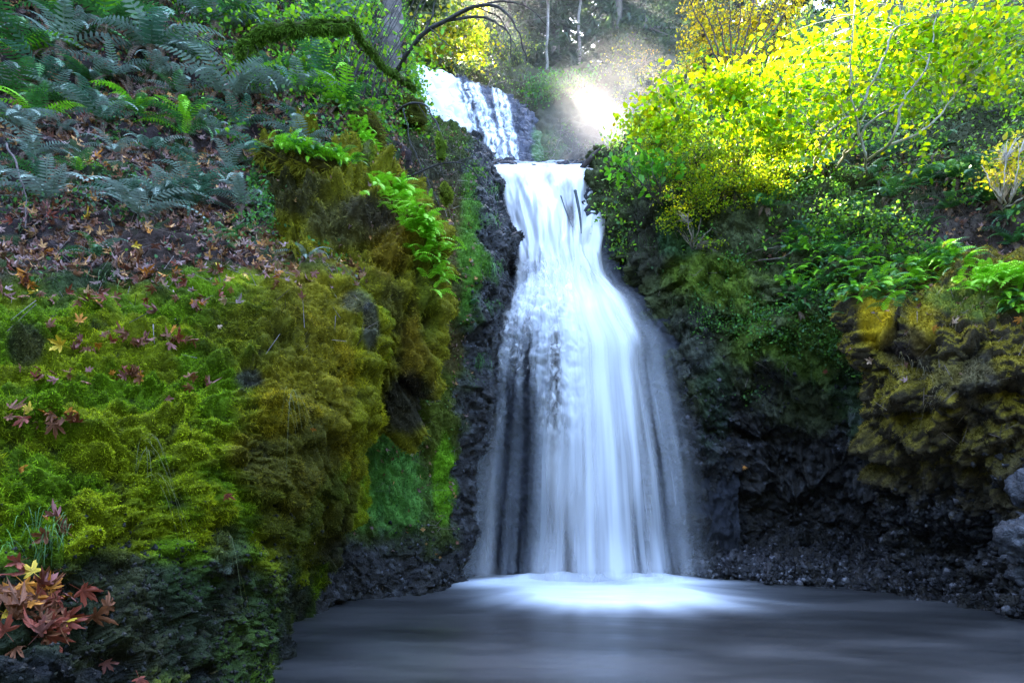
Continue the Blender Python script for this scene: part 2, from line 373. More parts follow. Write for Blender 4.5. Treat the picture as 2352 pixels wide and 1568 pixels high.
# --- gorge wall right of the fall, hollowed out below
E = patch([
 [(1365,340,18.5),(1405,350,17),(1500,370,15.8),(1650,390,14.8),(1850,410,14.2),(2060,420,13.6)],
 [(1370,385,17),(1405,392,15.8),(1490,405,14.7),(1650,425,13.8),(1850,450,13.1),(2060,470,12.6)],
 [(1370,480,16.2),(1392,480,15.2),(1490,490,14.2),(1650,510,13.3),(1850,540,12.5),(2060,560,11.9)],
 [(1380,580,15.9),(1400,580,15.2),(1500,600,13.7),(1680,610,12.9),(1850,640,12.1),(2060,680,11.3)],
 [(1440,680,15.2),(1476,680,14.5),(1560,690,13.4),(1700,700,12.7),(1850,730,11.9),(2060,780,11)],
 [(1490,820,13.9),(1522,820,13.3),(1600,830,12.9),(1740,840,12.6),(1880,850,12),(2060,880,11.1)],
 [(1530,1000,13.5),(1552,1000,12.9),(1650,1000,12.9),(1780,1000,12.9),(1920,1000,12.3),(2090,1010,11.3)],
 [(1560,1180,13.2),(1580,1180,12.7),(1690,1180,13.1),(1820,1180,13.3),(1960,1190,12.6),(2130,1190,11.5)],
 [(1575,1262,12.9),(1598,1262,12.4),(1700,1262,12.9),(1830,1262,12.8),(1970,1275,12.1),(2140,1290,11.2)],
 [Zp(1575,12.5,.22),Zp(1605,12.1,.25),Zp(1710,12.05,.28),Zp(1850,11.6,.25),Zp(2000,11,.2),Zp(2160,10.3,.2)],
 [Zp(1575,12.5,-.02),Zp(1610,12,-.02),Zp(1710,11.9,-.02),Zp(1850,11.4,-.02),Zp(2000,10.75,-.02),Zp(2160,10.05,-.02)],
 [Zp(1575,12.4,-.8),Zp(1610,11.8,-.8),Zp(1710,11.7,-.8),Zp(1850,11.2,-.8),Zp(2000,10.5,-.8),Zp(2160,9.8,-.8)],
], 640, 460)
P = E.P
rk = sstep(720, 950, E.py + 150 * fbm(P * .8, 3) - .15 * (E.px - 1500))
shear = np.stack([P[..., 0] + P[..., 2] * .45, P[..., 1], P[..., 2] * .45], -1)
E.P = P + E.N * (fbm(P * .7, 3)[..., None] * .25 + (billow(shear * 1.9, 3)[..., None] - .3) * .34 + blocky(P * np.array([1.5, 1.5, 2.2]))[..., None] * .14 + blocky(P * 3.2)[..., None] * .07 + rk[..., None] * blocky(P * 8)[..., None] * .035 + fbm(P * 8, 3)[..., None] * .03)
renorm(E)
c = np.zeros_like(P) + np.array((.06, .07, .028)) * (1 - rk[..., None]) + np.array((.019, .016, .014)) * rk[..., None]
paint(E, c, [(1640, 640, 130, 60, (.10, .15, .012), .8), (1480, 560, 50, 110, (.035, .03, .028), .7), (1560, 520, 60, 70, (.03, .09, .03), .6), (1720, 760, 60, 90, (.09, .14, .014), .7), (1880, 800, 110, 90, (.08, .13, .015), .75), (1640, 920, 50, 120, (.02, .045, .022), .5), (1960, 900, 60, 120, (.03, .06, .02), .6), (1700, 1300, 130, 40, (.055, .05, .055), .6), (1640, 1160, 50, 120, (.045, .045, .05), .4), (1590, 780, 60, 90, (.05, .048, .055), .5)])
c *= (1 + .55 * fbm(E.P * 5, 4))[..., None].clip(.3, 2)
pale = sstep(.5, .8, blocky(E.P * 8))[..., None] * rk[..., None]
c = c * (1 - pale * .4) + np.array((.075, .075, .085)) * pale * .4
E.C = c; E.rk = rk
me = mesh('rock_wall', E.P, grid_faces(*P.shape[:2]), c.reshape(-1, 3), M_EARTH, True); me.materials.append(M_ROCK)
me.polygons.foreach_set('material_index', (rk[:-1, :-1].ravel() > .5).astype(np.int32))
obj('rock_wall', me, kind='structure')

# --- slope of the right bank
Fp = patch([
 [Zp(1700,40,23),Zp(1800,40,24),Zp(1900,38,25),Zp(2000,36,26),Zp(2150,34,27),Zp(2400,32,28),Zp(2800,30,28)],
 [(1620,140,26),(1680,120,26),(1780,100,26),(1900,60,26),(2080,20,25),(2352,-60,24),(2800,-150,23)],
 [(1540,210,21.5),(1600,210,21),(1700,200,20.5),(1880,180,20),(2070,150,19.5),(2352,120,19),(2800,100,18)],
 [(1450,290,18),(1520,290,17.6),(1670,290,17.2),(1860,280,16.5),(2060,270,16),(2352,260,15.2),(2800,250,14.5)],
 [(1385,375,16.2),(1470,372,15.5),(1650,380,14.6),(1850,380,14),(2050,390,13.6),(2352,390,12.8),(2800,390,12)],
 [(1390,440,15.6),(1480,450,14.6),(1650,470,13.7),(1850,490,12.9),(2050,500,12.3),(2352,500,11.8),(2800,510,11)],
 [(1400,530,15.3),(1500,550,14.2),(1660,570,13.3),(1850,600,12.3),(2050,620,11.5),(2352,610,11.2),(2800,620,10.6)],
 [(1450,640,15.4),(1540,660,14.4),(1700,680,13.4),(1860,720,12.5),(2050,740,11.8),(2352,700,11.3),(2800,700,10.8)],
], 380, 420)
P = Fp.P
Fp.P = P + Fp.N * (fbm(P * .6, 4)[..., None] * .3 + fbm(P * 2.5, 4)[..., None] * .1)
renorm(Fp)
c = np.zeros_like(P) + np.array((.04, .045, .02)); 
paint(Fp, c, [(2270, 550, 160, 100, (.06, .042, .036), .95), (2200, 480, 90, 40, (.055, .042, .034), .8), (1640, 590, 120, 50, (.06, .05, .02), .7), (1420, 410, 60, 40, (.10, .08, .035), .7)])
c *= (1 + .4 * fbm(Fp.P * 5, 4))[..., None].clip(.3, 2)
Fp.C = c
obj('right_bank', mesh('right_bank', Fp.P, grid_faces(*P.shape[:2]), c.reshape(-1, 3), M_EARTH, True), kind='structure')

# --- mossy rock outcrop at the right
G = patch([
 [(2010,670,12.2),(2000,665,11.6),(2080,640,11.6),(2180,610,11.6),(2352,570,11.6),(2700,540,11.6)],
 [(2010,700,11.6),(2002,690,10.9),(2080,672,10.9),(2170,640,10.8),(2352,610,10.8),(2700,570,10.6)],
 [(2008,735,11),(1986,716,10.1),(2080,715,9.9),(2150,690,9.8),(2352,660,9.6),(2700,640,9.3)],
 [(2000,800,10.9),(1976,785,9.9),(2070,785,9.5),(2170,745,9.0),(2352,740,8.7),(2700,740,8.2)],
 [(2010,900,10.9),(1988,895,10.1),(2085,890,9.5),(2190,860,8.8),(2352,850,8.4),(2700,850,7.8)],
 [(2040,1050,11.3),(2016,1050,10.7),(2105,1040,9.9),(2215,1030,9.2),(2352,1010,8.6),(2700,1000,7.9)],
 [(2075,1200,11.6),(2062,1200,11),(2150,1190,10.3),(2250,1190,9.6),(2360,1180,8.9),(2700,1180,8)],
 [(2090,1310,11.4),(2080,1310,10.8),(2170,1310,10.2),(2265,1320,9.6),(2365,1330,9.0),(2700,1350,7.9)],
 [Zp(2085,11,-.02),Zp(2092,10.4,-.02),Zp(2180,9.9,-.02),Zp(2270,9.4,-.02),Zp(2365,8.9,-.02),Zp(2700,7.5,-.02)],
 [Zp(2085,10.8,-.8),Zp(2092,10.2,-.8),Zp(2180,9.7,-.8),Zp(2270,9.2,-.8),Zp(2365,8.7,-.8),Zp(2700,7.3,-.8)],
], 560, 340)
P = G.P
rk = sstep(1060, 1260, G.py + 150 * fbm(P * 1.0, 3))
lumps = billow(P * np.array([1.6, 1.6, 1.5]) + 2, 3, .5); drip = billow(P * np.array([3.2, 3.2, 1.2]) + 6, 2)
G.open = sstep(.08, .34, lumps)
G.P = P + G.N * ((lumps[..., None] - .33) * .48 * (1 - .3 * rk[..., None]) + (drip[..., None] - .3) * .18 + fbm(P * .8, 3)[..., None] * .2 + blocky(P * 2.6)[..., None] * .12 * rk[..., None] + blocky(P * 7)[..., None] * (.02 + .035 * rk[..., None]) + fbm(P * 9, 3)[..., None] * .025)
renorm(G)
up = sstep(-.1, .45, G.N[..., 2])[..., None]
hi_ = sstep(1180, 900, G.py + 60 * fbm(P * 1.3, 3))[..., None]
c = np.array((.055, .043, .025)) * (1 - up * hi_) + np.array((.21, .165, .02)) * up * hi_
paint(G, c, [(2010, 740, 45, 60, (.48, .33, .01), .85), (2120, 740, 40, 70, (.36, .26, .012), .7), (2240, 680, 150, 50, (.10, .15, .02), .7), (2080, 790, 60, 50, SOIL, .7), (2250, 900, 40, 90, (.05, .045, .04), .6), (2200, 850, 80, 60, (.07, .06, .04), .5)])  # gold patches mix moss colour with painted sunlight
c = c * (1 - rk[..., None]) + np.array((.021, .018, .015)) * rk[..., None]
c *= (1 + .55 * fbm(G.P * 5, 4))[..., None].clip(.3, 2)
pale = sstep(.5, .8, blocky(G.P * 6))[..., None] * rk[..., None]
c = c * (1 - pale * .5) + np.array((.09, .09, .1)) * pale * .5
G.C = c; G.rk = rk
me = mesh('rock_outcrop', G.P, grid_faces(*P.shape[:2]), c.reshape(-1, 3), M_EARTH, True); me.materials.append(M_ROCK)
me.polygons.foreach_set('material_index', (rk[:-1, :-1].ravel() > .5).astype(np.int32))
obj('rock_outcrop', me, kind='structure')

# --- stream bed between the two falls
S = patch([[(x, y, d) for x in xs] for (y, d, xs) in [
  (372, 22.5, (1000, 1100, 1200, 1300, 1400, 1500, 1700)), (384, 20.5, (1000, 1100, 1200, 1300, 1400, 1500, 1700)), (394, 18.5, (1040, 1120, 1200, 1300, 1400, 1500, 1600)),
  (394, 17.2, (1040, 1130, 1200, 1300, 1400, 1480, 1560)), (420, 16.9, (1040, 1130, 1200, 1300, 1400, 1480, 1560))]], 90, 160)
P = S.P; S.P = P + S.N * fbm(P * 1.5, 4)[..., None] * .1
S.P[..., 2] = P[..., 2] + fbm(P * 1.5, 4) * .06; renorm(S)
S.C = np.zeros_like(P) + np.array((.05, .05, .055))
obj('stream_bed', mesh('stream_bed', S.P, grid_faces(*P.shape[:2]), S.C.reshape(-1, 3), M_ROCK, True), kind='structure')

# --- rock of the upper fall
H = patch([
 [(925,150,29),(1000,165,29),(1060,185,29),(1120,207,29),(1170,225,29),(1215,255,28),(1245,290,27)],
 [(930,180,25.5),(1000,195,25.3),(1060,214,25),(1120,236,24.6),(1165,252,24.2),(1200,280,23.8),(1240,325,23.4)],
 [(945,230,24.2),(1010,240,24),(1068,252,23.7),(1122,268,23.4),(1168,280,23),(1205,304,22.8),(1245,338,22.7)],
 [(960,300,22.9),(1025,303,22.7),(1080,306,22.5),(1127,312,22.2),(1175,322,22),(1212,338,21.9),(1250,356,22)],
 [(980,392,21.6),(1040,392,21.4),(1090,392,21.2),(1137,393,21),(1190,394,20.8),(1222,394,20.8),(1262,392,21.1)],
], 260, 260)
P = H.P; H.P = P + H.N * (fbm(P * .8, 3)[..., None] * .2 + blocky(P * 2.5)[..., None] * .09 + blocky(P * 6)[..., None] * .05)
renorm(H)
c = np.zeros_like(P) + np.array((.05, .052, .075)); c *= (1 + .5 * fbm(H.P * 3, 4))[..., None].clip(.3, 2)
paint(H, c, [(1245, 340, 22, 70, (.05, .12, .02), .8)]); H.C = c
obj('upper_cliff', mesh('upper_cliff', H.P, grid_faces(*P.shape[:2]), c.reshape(-1, 3), M_ROCK, True), kind='structure')

# --- wooded hill behind
I = patch([
 [Zp(300,75,25),Zp(700,75,25),Zp(1000,75,25),Zp(1300,75,25),Zp(1500,75,25),Zp(1800,75,26),Zp(2300,75,28),Zp(2900,75,28)],
 [Zp(300,50,23),Zp(700,50,23),Zp(1000,50,22.5),Zp(1300,50,22),Zp(1500,50,22.5),Zp(1800,50,24),Zp(2300,50,27),Zp(2900,50,28)],
 [(500,100,36),(800,150,36),(1000,165,36),(1200,172,34),(1350,178,32),(1520,160,31),(1800,90,32),(2400,20,33),(2900,0,33)][1:],
 [(850,200,31),(1005,205,31),(1150,226,30),(1270,240,27),(1400,255,26),(1550,255,25),(1800,240,28),(2900,240,29)],
 [(900,300,28),(1020,300,28),(1180,290,28),(1250,325,24),(1350,335,22.5),(1450,330,21.5),(1600,330,22),(2900,330,26)],
 [(920,395,26),(1040,395,25),(1180,395,24),(1240,392,21.5),(1320,388,20.3),(1400,385,19),(1500,400,18.5),(1700,400,19)],
], 300, 360)
P = I.P; I.P = P + I.N * (fbm(P * .35, 4)[..., None] * .5 + fbm(P * 2, 4)[..., None] * .15)
renorm(I)
c = np.zeros_like(P) + np.array((.05, .048, .03)); paint(I, c, [(1260, 350, 40, 60, (.05, .12, .02), .8), (1300, 330, 100, 60, (.06, .045, .035), .6)])
c *= (1 + .4 * fbm(I.P * 3, 4))[..., None].clip(.3, 2); I.C = c
obj('back_hill', mesh('back_hill', I.P, grid_faces(*P.shape[:2]), c.reshape(-1, 3), M_EARTH, True), kind='structure')

# --- ground beneath everything, out to the horizon
n = 60
gx, gy = np.meshgrid(np.linspace(-700, 700, n), np.linspace(-200, 900, n))
gz = -1.3 + .5 * fbm(np.stack([gx * .02, gy * .02, gx * 0], -1), 2) * 0
obj('ground', mesh('ground', np.stack([gx, gy, gz], -1), grid_faces(n, n), np.array((.05, .05, .03)), M_EARTH, True), kind='structure')

# --- unseen gorge sides behind the lens, added to block low sky light
th = np.linspace(math.radians(142), math.radians(398), 220); hh = np.linspace(0, 1, 60)
TH, HH = np.meshgrid(th, hh); rad = 15 + 13 * HH ** .8
V = np.stack([1 + np.cos(TH) * rad, 2 + np.sin(TH) * rad * 1.05, -1 + 20 * HH], -1); V = V + fbm(V * .18, 4)[..., None] * np.array([1.6, 1.6, 1.2])
obj('unseen_bank', mesh('unseen_bank', V, grid_faces(60, 220), np.array((.02, .028, .012)), M_EARTH, True), kind='structure')
def front(px, py, pl):
    if not isinstance(pl, (list, tuple)): return on(pl, px, py)
    best = None
    for q in pl:
        if np.hypot(q.px - px, q.py - py).min() > 12: continue
        r = on(q, px, py)
        if best is None or r[0][1] < best[0][1]: best = r
    return best or on(pl[0], px, py)
# ---------- water ----------
def mat_water(name, trl=.25, rough=.6):
    m, n, l = new_mat(name)
    out = n.new('ShaderNodeOutputMaterial')
    at = n.new('ShaderNodeAttribute'); at.attribute_name = 'Col'
    al = n.new('ShaderNodeAttribute'); al.attribute_name = 'alpha'
    p = n.new('ShaderNodeBsdfPrincipled'); p.inputs['Roughness'].default_value = rough; p.inputs['Specular IOR Level'].default_value = .3
    t = n.new('ShaderNodeBsdfTranslucent'); mx = n.new('ShaderNodeMixShader'); mx.inputs[0].default_value = trl
    l.new(at.outputs['Color'], p.inputs['Base Color']); l.new(at.outputs['Color'], t.inputs['Color'])
    l.new(p.outputs[0], mx.inputs[1]); l.new(t.outputs[0], mx.inputs[2])
    tr = n.new('ShaderNodeBsdfTransparent'); m2 = n.new('ShaderNodeMixShader')
    l.new(al.outputs['Fac'], m2.inputs[0]); l.new(tr.outputs[0], m2.inputs[1]); l.new(mx.outputs[0], m2.inputs[2]); l.new(m2.outputs[0], out.inputs[0])
    return m
M_WATER = mat_water('falling water')

ys = np.array([372, 378, 392, 430, 480, 540, 590, 640, 680, 720, 780, 850, 950, 1050, 1150, 1250, 1345.])
Ls = np.array([1120, 1124, 1133, 1146, 1158, 1176, 1186, 1186, 1170, 1158, 1140, 1130, 1120, 1106, 1097, 1086, 1074.])
Rs = np.array([1392, 1394, 1398, 1396, 1394, 1386, 1388, 1410, 1450, 1474, 1518, 1532, 1552, 1572, 1584, 1596, 1612.])
ds = np.interp(ys, [a for a, b in prof], [b for a, b in prof]) - .26 - .16 * sstep(430, 560, ys) * sstep(860, 720, ys)
ds[0] = 17.7; ds[1] = 17.0; ds[-1] = 11.75
def sheet(off, widen, amp, seed, nv=760, nu=420):
    rows = []
    for y, L, Rr, d in zip(ys, Ls, Rs, ds):
        w = Rr - L; L2, R2 = L - widen * w, Rr + widen * w
        k = np.linspace(0, 1, 9)
        bul = np.sin(np.pi * k) * (.12 + .35 * float(sstep(600, 800, y)))
        rows.append([(L2 + (R2 - L2) * a, y, d - off - b + (.25 * (abs(a - .5) * 2) ** 2)) for a, b in zip(k, bul)])
    p = patch(rows, nv, nu)
    u, v = np.meshgrid(np.linspace(-widen / (1 + 2 * widen), 1 + widen / (1 + 2 * widen), nu), np.linspace(0, 1, nv))
    up_ = sstep(720, 600, p.py)
    n1 = 1.3 * fbm(np.stack([u * 5, v * 5.0, u * 0 + seed], -1), 3) * up_ + .12 * fbm(np.stack([u * 5, v * .8, u * 0 + seed + 5], -1), 2) * (1 - up_)
    lump = billow(np.stack([u * 9 + v, v * 22, u * 0 + seed], -1), 3)
    bumps = sstep(560, 640, p.py) * sstep(1060, 900, p.py) * sstep(.62, .35, u)
    p.P = p.P + p.N * (n1 * amp * sstep(382, 450, p.py) + bumps * lump * .17)[..., None]
    renorm(p)
    return p, u, v
p, u, v = sheet(0, .05, .22, 1)
st = fbm(np.stack([u * 6.5, v * .7, u * 0 + 3], -1), 3, .42)
st2 = fbm(np.stack([u * 40, v * 2.2, u * 0 + 8], -1), 4, .6)
low = sstep(620, 900, p.py)
a = .99 - .0 * v
den = np.ones_like(u) * (1.14 - .70 * low - .10 * sstep(1000, 1340, p.py))  # lower fall thinned to show rock and to imitate shade
def blob(x, y, rx, ry, dv):
    global den
    r = np.sqrt(((p.px - x) / (1.15 * rx)) ** 2 + ((p.py - y) / (1.15 * ry)) ** 2) + .2 * fbm(np.stack([u * 8, v * 8, u * 0], -1), 3)
    den = den + dv * (1 - sstep(.1, 1.2, r))
for b in [(1190, 1110, 60, 260, -1.1), (1205, 880, 80, 160, -.5), (1310, 480, 20, 60, -.6), (1345, 440, 14, 110, -.25), (1300, 418, 26, 22, -.5), (1262, 408, 16, 18, -.5),
          (1220, 650, 40, 60, -.35), (1300, 690, 30, 40, -.3), (1375, 900, 85, 380, .6), (1500, 1000, 60, 300, -.22), (1250, 1230, 40, 120, -.2), (1380, 1250, 60, 150, .1), (1290, 1100, 26, 260, .1), (1470, 1180, 18, 190, -.42), (1425, 1230, 16, 150, -.3), (1520, 1200, 20, 180, -.3), (1560, 1150, 40, 250, -.25),
          (1120, 1000, 22, 200, .25), (1115, 1240, 26, 140, .1), (1440, 820, 60, 150, -.1), (1165, 640, 20, 60, -.7), (1340, 800, 80, 150, .2), (1235, 700, 40, 30, .3), (1370, 410, 20, 30, -.5), (1240, 760, 60, 60, -.12), (1480, 760, 26, 90, -.35), (1180, 490, 16, 60, -.5), (1150, 430, 12, 30, -.4)]:
    blob(*b)
loc = billow(np.stack([u * 26 + v * 6, v * 46, u * 0], -1), 3)
bumpz = sstep(680, 760, p.py) * sstep(1100, 900, p.py) * sstep(.6, .4, u)
alpha = den + (0.27 * st + .03 * st2) * (.25 + .75 * low) + bumpz * (loc - .45) * 1.15
upst = fbm(np.stack([u * 7 + v * 2, v * 9, u * 0 + 4], -1), 4)
alpha = alpha + (1 - low) * upst * .55
edge = sstep(0, .06 + .05 * low, u + .035 * st) * sstep(1, .93 - .12 * low, u - .035 * st)
alpha = np.clip(alpha, 0, 1) * edge * sstep(1352, 1335, p.py)
white = np.clip(alpha, 0, 1)[..., None]
c = np.array((.46, .41, .38)) * (1 - white) + np.array((.80, .79, .81)) * white
murk = (sstep(1050, 1300, p.py) * (1 - sstep(70, 150, np.abs(p.px - 1350))))[..., None]
p_main = p
fall = obj('waterfall', mesh('waterfall', p.P, grid_faces(*p.P.shape[:2]), c.reshape(-1, 3), M_WATER, True, {'alpha': alpha}), kind='structure')
# softer outer veil of spray
p, u, v = sheet(.30, .12, .25, 21, 380, 260)
st = fbm(np.stack([u * 12, v * 1.6, u * 0 + 33], -1), 4, .6)
al2 = (.30 + .5 * st + .35 * np.exp(-((p.px - 1375) / 70) ** 2) * sstep(560, 700, p.py)) * sstep(-.1, .22, u) * sstep(1.1, .75, u) * sstep(500, 700, p.py) * sstep(1352, 1300, p.py)
al2 = al2 * (1 - .75 * np.exp(-((p.px - 1195) / 60) ** 2) * sstep(800, 950, p.py))
obj('falling_spray', mesh('falling_spray', p.P, grid_faces(*p.P.shape[:2]), np.array((.74, .76, .82)), M_WATER, True, {'alpha': np.clip(al2, 0, .8)}), kind='stuff')

# upper fall: a white chute and thin braided rivulets
def hsheet(off):
    q = Patch(); q.P = H.P + 0; 
    q.P = cr(cr(np.swapaxes(q.P[::6, ::6], 0, 1), 420).swapaxes(0, 1), 420); q.C = None; renorm(q)
    q.P = q.P + q.N * off; renorm(q); return q
q = hsheet(.12)
u, v = np.meshgrid(np.linspace(0, 1, 420), np.linspace(0, 1, 420))
wv = q.px + 10 * fbm(np.stack([u * 4, v * 6, u * 0 + 2], -1), 3)
slope_x = lambda y, x0, x1: x0 + (x1 - x0) * (y - 215) / 165
al = sstep(1072, 1040, wv - (q.py - 230) * .18) * 1.3
braid = np.zeros_like(u)
for x0, x1, w in [(1050, 1112, 8), (1064, 1120, 4), (1088, 1140, 7), (1102, 1160, 8), (1098, 1148, 3), (1138, 1166, 6), (1150, 1186, 7), (1160, 1190, 5), (1076, 1112, 4)]:
    cx = slope_x(q.py, x0, x1) + 9 * fbm(np.stack([q.py * .03, u * 0 + x0, u * 0], -1), 3)
    braid = np.maximum(braid, np.exp(-((q.px - cx) / (w * (.6 + .5 * v))) ** 2))
fine = sstep(-.15, .35, fbm(np.stack([u * 60, v * 22, u * 0 + 6], -1), 3))
al = np.clip(al + braid * (.35 + .8 * fine), 0, 1) * sstep(0.02, .08, v) 
al *= sstep(1200, 1188, q.px) 
obj('upper_waterfall', mesh('upper_waterfall', q.P, grid_faces(420, 420), np.array((.84, .87, .95)), M_WATER, True, {'alpha': al}), kind='structure')
# the stream between
q = patch([[(x, y, d) for x in xs] for (y, d, xs) in [(384, 21.3, (1060, 1130, 1200, 1280, 1340, 1400)), (385, 19.5, (1080, 1140, 1200, 1280, 1340, 1400)), (383, 17.9, (1118, 1160, 1220, 1300, 1360, 1398)), (376, 17.2, (1120, 1160, 1220, 1300, 1360, 1396))]], 100, 260)
u, v = np.meshgrid(np.linspace(0, 1, 260), np.linspace(0, 1, 100))
q.P[..., 2] += .05 + .06 * fbm(np.stack([q.P[..., 0] * 2.5, q.P[..., 1] * 1.2, u * 0], -1), 3); renorm(q)
obj('stream', mesh('stream', q.P, grid_faces(100, 260), np.array((.8, .84, .92)), M_WATER, True, {'alpha': np.clip(1.0 * sstep(1, .9, u) + 0 * v, 0, 1)}), kind='structure')

# pool
nx, ny = 620, 560
gx, gy = np.meshgrid(np.linspace(-11, 13, nx), np.linspace(-5, 13.6, ny))
fx, fy = 1.45, 11.7                    # where the main column lands
dx, dy = gx - fx, gy - fy
ang = np.arctan2(dy, dx); rr = np.hypot(dx, dy)
sw = fbm(np.stack([gx * .28 + .15 * gy, gy * .8, gx * 0], -1), 4)
sw2 = fbm(np.stack([gx * .7, gy * 2.2 + .3 * gx, gx * 0 + 4], -1), 3)
basec = np.array((.031, .031, .032)) * (1 + .55 * sw + .3 * sw2)[..., None].clip(.35, 2)
basec = basec + np.array((.020, .018, .018)) * sstep(-.1, .5, sw)[..., None]
ray = fbm(np.stack([np.cos(ang) * 3, np.sin(ang) * 3, rr * .12], -1), 3)
yc = gy - 10.35
core = np.exp(-(np.abs(gx - 1.5) / (1.45 + .2 * ray)) ** 3 - np.abs(yc / np.where(yc < 0, .95 + .2 * ray, 2.0)) ** 2.6)
skirt = np.exp(-np.abs((gx - 1.7) / 2.1) ** 3 - ((gy - 10.9) / 1.1) ** 2) * .28
lf = np.exp(-((gx + .35) / .75) ** 2 - ((gy - 11.35) / .32) ** 2) * .9
arm = np.exp(-((gy - (11.0 - .42 * (gx - 1.6) - .04 * (gx - 1.6) ** 2)) / .22) ** 2) * sstep(1.4, 2.2, gx) * sstep(4.6, 2.2, gx) * .40
arm2 = np.exp(-((gy - 11.5) / .2) ** 2) * sstep(2.0, 2.6, gx) * sstep(4.4, 3, gx) * .5
foam = np.clip(1.6 * core + skirt * (.8 + .5 * ray) + lf + arm + arm2, 0, 1)
c = basec * (1 - foam[..., None]) + np.array((.84, .88, .96)) * foam[..., None]
gz = .012 * sw2 + foam * .05 + .09 * np.exp(-((gy - 11.75) / .28) ** 2 - np.abs((gx - 1.3) / 1.9) ** 4) * (1 + .4 * fbm(np.stack([gx * 2.5, gy * 2, gx * 0 + 8], -1), 3))
m, n, l = new_mat('pool water')
out = n.new('ShaderNodeOutputMaterial'); pr = n.new('ShaderNodeBsdfPrincipled'); at = n.new('ShaderNodeAttribute'); at.attribute_name = 'Col'
l.new(at.outputs['Color'], pr.inputs['Base Color']); pr.inputs['Roughness'].default_value = .30; pr.inputs['Specular IOR Level'].default_value = .5
l.new(pr.outputs[0], out.inputs[0])
obj('pool', mesh('pool', np.stack([gx, gy, gz], -1), grid_faces(ny, nx), c.reshape(-1, 3), m, True), kind='structure')

# sunlit spray drifting off the upper pool
m, n, l = new_mat('drifting spray')
out = n.new('ShaderNodeOutputMaterial'); vo = n.new('ShaderNodeVolumePrincipled'); vo.inputs['Anisotropy'].default_value = .55
vo.inputs['Color'].default_value = (1, .95, .95, 1)
tc = n.new('ShaderNodeTexCoord'); ln = n.new('ShaderNodeVectorMath'); ln.operation = 'LENGTH'; l.new(tc.outputs['Object'], ln.inputs[0])
nz = n.new('ShaderNodeTexNoise'); nz.inputs['Scale'].default_value = 2.2; nz.inputs['Detail'].default_value = 3; l.new(tc.outputs['Object'], nz.inputs['Vector'])
mr = n.new('ShaderNodeMapRange'); mr.inputs['From Min'].default_value = 1; mr.inputs['From Max'].default_value = 0.1; mr.inputs['To Max'].default_value = 1; mr.interpolation_type = 'SMOOTHSTEP'; l.new(ln.outputs['Value'], mr.inputs['Value'])
ml = n.new('ShaderNodeMath'); ml.operation = 'MULTIPLY'; l.new(mr.outputs['Result'], ml.inputs[0]); l.new(nz.outputs['Fac'], ml.inputs[1]); m3 = n.new('ShaderNodeMath'); m3.operation = 'MULTIPLY'; m3.inputs[1].default_value = .075; l.new(ml.outputs[0], m3.inputs[0]); l.new(m3.outputs[0], vo.inputs['Density'])
l.new(vo.outputs[0], out.inputs['Volume'])
M_MIST = m
def ellipsoid(nu=24, nv=14):
    th = np.linspace(0, 2 * np.pi, nu, endpoint=False); ph = np.linspace(0, np.pi, nv)[1:-1]
    V = np.stack([np.outer(np.sin(ph), np.cos(th)), np.outer(np.sin(ph), np.sin(th)), np.outer(np.cos(ph), np.ones(nu))], -1).reshape(-1, 3)
    V = np.concatenate([V, [[0, 0, 1]], [[0, 0, -1]]]); m_ = len(ph); i = np.arange(nu); j = (i + 1) % nu
    q = np.concatenate([np.stack([k * nu + i, k * nu + nu + i, k * nu + nu + j, k * nu + j], 1) for k in range(m_ - 1)])
    t = np.concatenate([np.stack([i, j, np.full(nu, m_ * nu)], 1), np.stack([(m_ - 1) * nu + j, (m_ - 1) * nu + i, np.full(nu, m_ * nu + 1)], 1)])
    return V, q, t
V, q4, t3 = ellipsoid()
M_MIST2 = M_MIST.copy(); M_MIST2.node_tree.nodes['Math.001'].inputs[1].default_value = .015
for (px, py, d, s) in [(1370, 320, 19.0, (2.6, 2.2, 1.5)), (1430, 280, 20.5, (3.6, 2.8, 2.5)), (1330, 150, 33.0, (13, 9, 8))]:
    o = obj('mist', mesh('mist', V, [q4, t3[:, ::-1]], None, M_MIST if s[0] < 9 else M_MIST2), None, W(px, py, d), kind='stuff'); o.scale = s
# ---------- moss, grass and litter ----------
UP = np.array([0, 0, 1.0])
BL = np.array([[-.5, 0, 0], [.5, 0, 0], [.12, .25, 1.0], [-.12, .25, 1.0]]); BLF = np.array([[0, 1, 2, 3]])
def blades(b, p, n, w, h, mask=None, hang=0.5, tint=(1, 1, 1), var=.45, margin=40):
    q, nn, c = scatter(p, n, mask, margin)
    d = norm(nn + R.normal(size=(n, 3)) * .55 - UP * hang * (1 - np.abs(nn[:, 2:3])))
    fr = frames(R.normal(size=(n, 3)), d)
    k = 1 + var * R.normal(size=(n, 1)).clip(-1.5, 2)
    sc_ = np.stack([w * (.6 + .8 * R.random(n)), h * .6 * np.ones(n), h * (.5 + R.random(n))], -1)
    V, Fc = stamp(BL, BLF, q - nn * .004, fr, sc_)
    cc = np.clip(c * np.array(tint), .004, 1) * k.clip(.25, 2.2)
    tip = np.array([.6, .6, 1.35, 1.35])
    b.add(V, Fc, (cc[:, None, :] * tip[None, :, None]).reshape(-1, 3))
def lowmask(x, y, P, N):
    m = (.05 + .95 * sstep(560, 700, y + 60 * fbm(P * .9, 2))) * (1 - .93 * A.rocky[:-1, :-1])
    m = m * (.12 + .88 * A.open[:-1, :-1]) * (x < 940) * (.35 + .65 * sstep(-.35, .1, fbm(P * 2.3 + 7, 3)))
    dist2 = P[..., 1] ** 2
    return m / (.4 + dist2 / 36)
b = B(); blades(b, A, 540000, .0075, .019, lowmask, .35, margin=260)
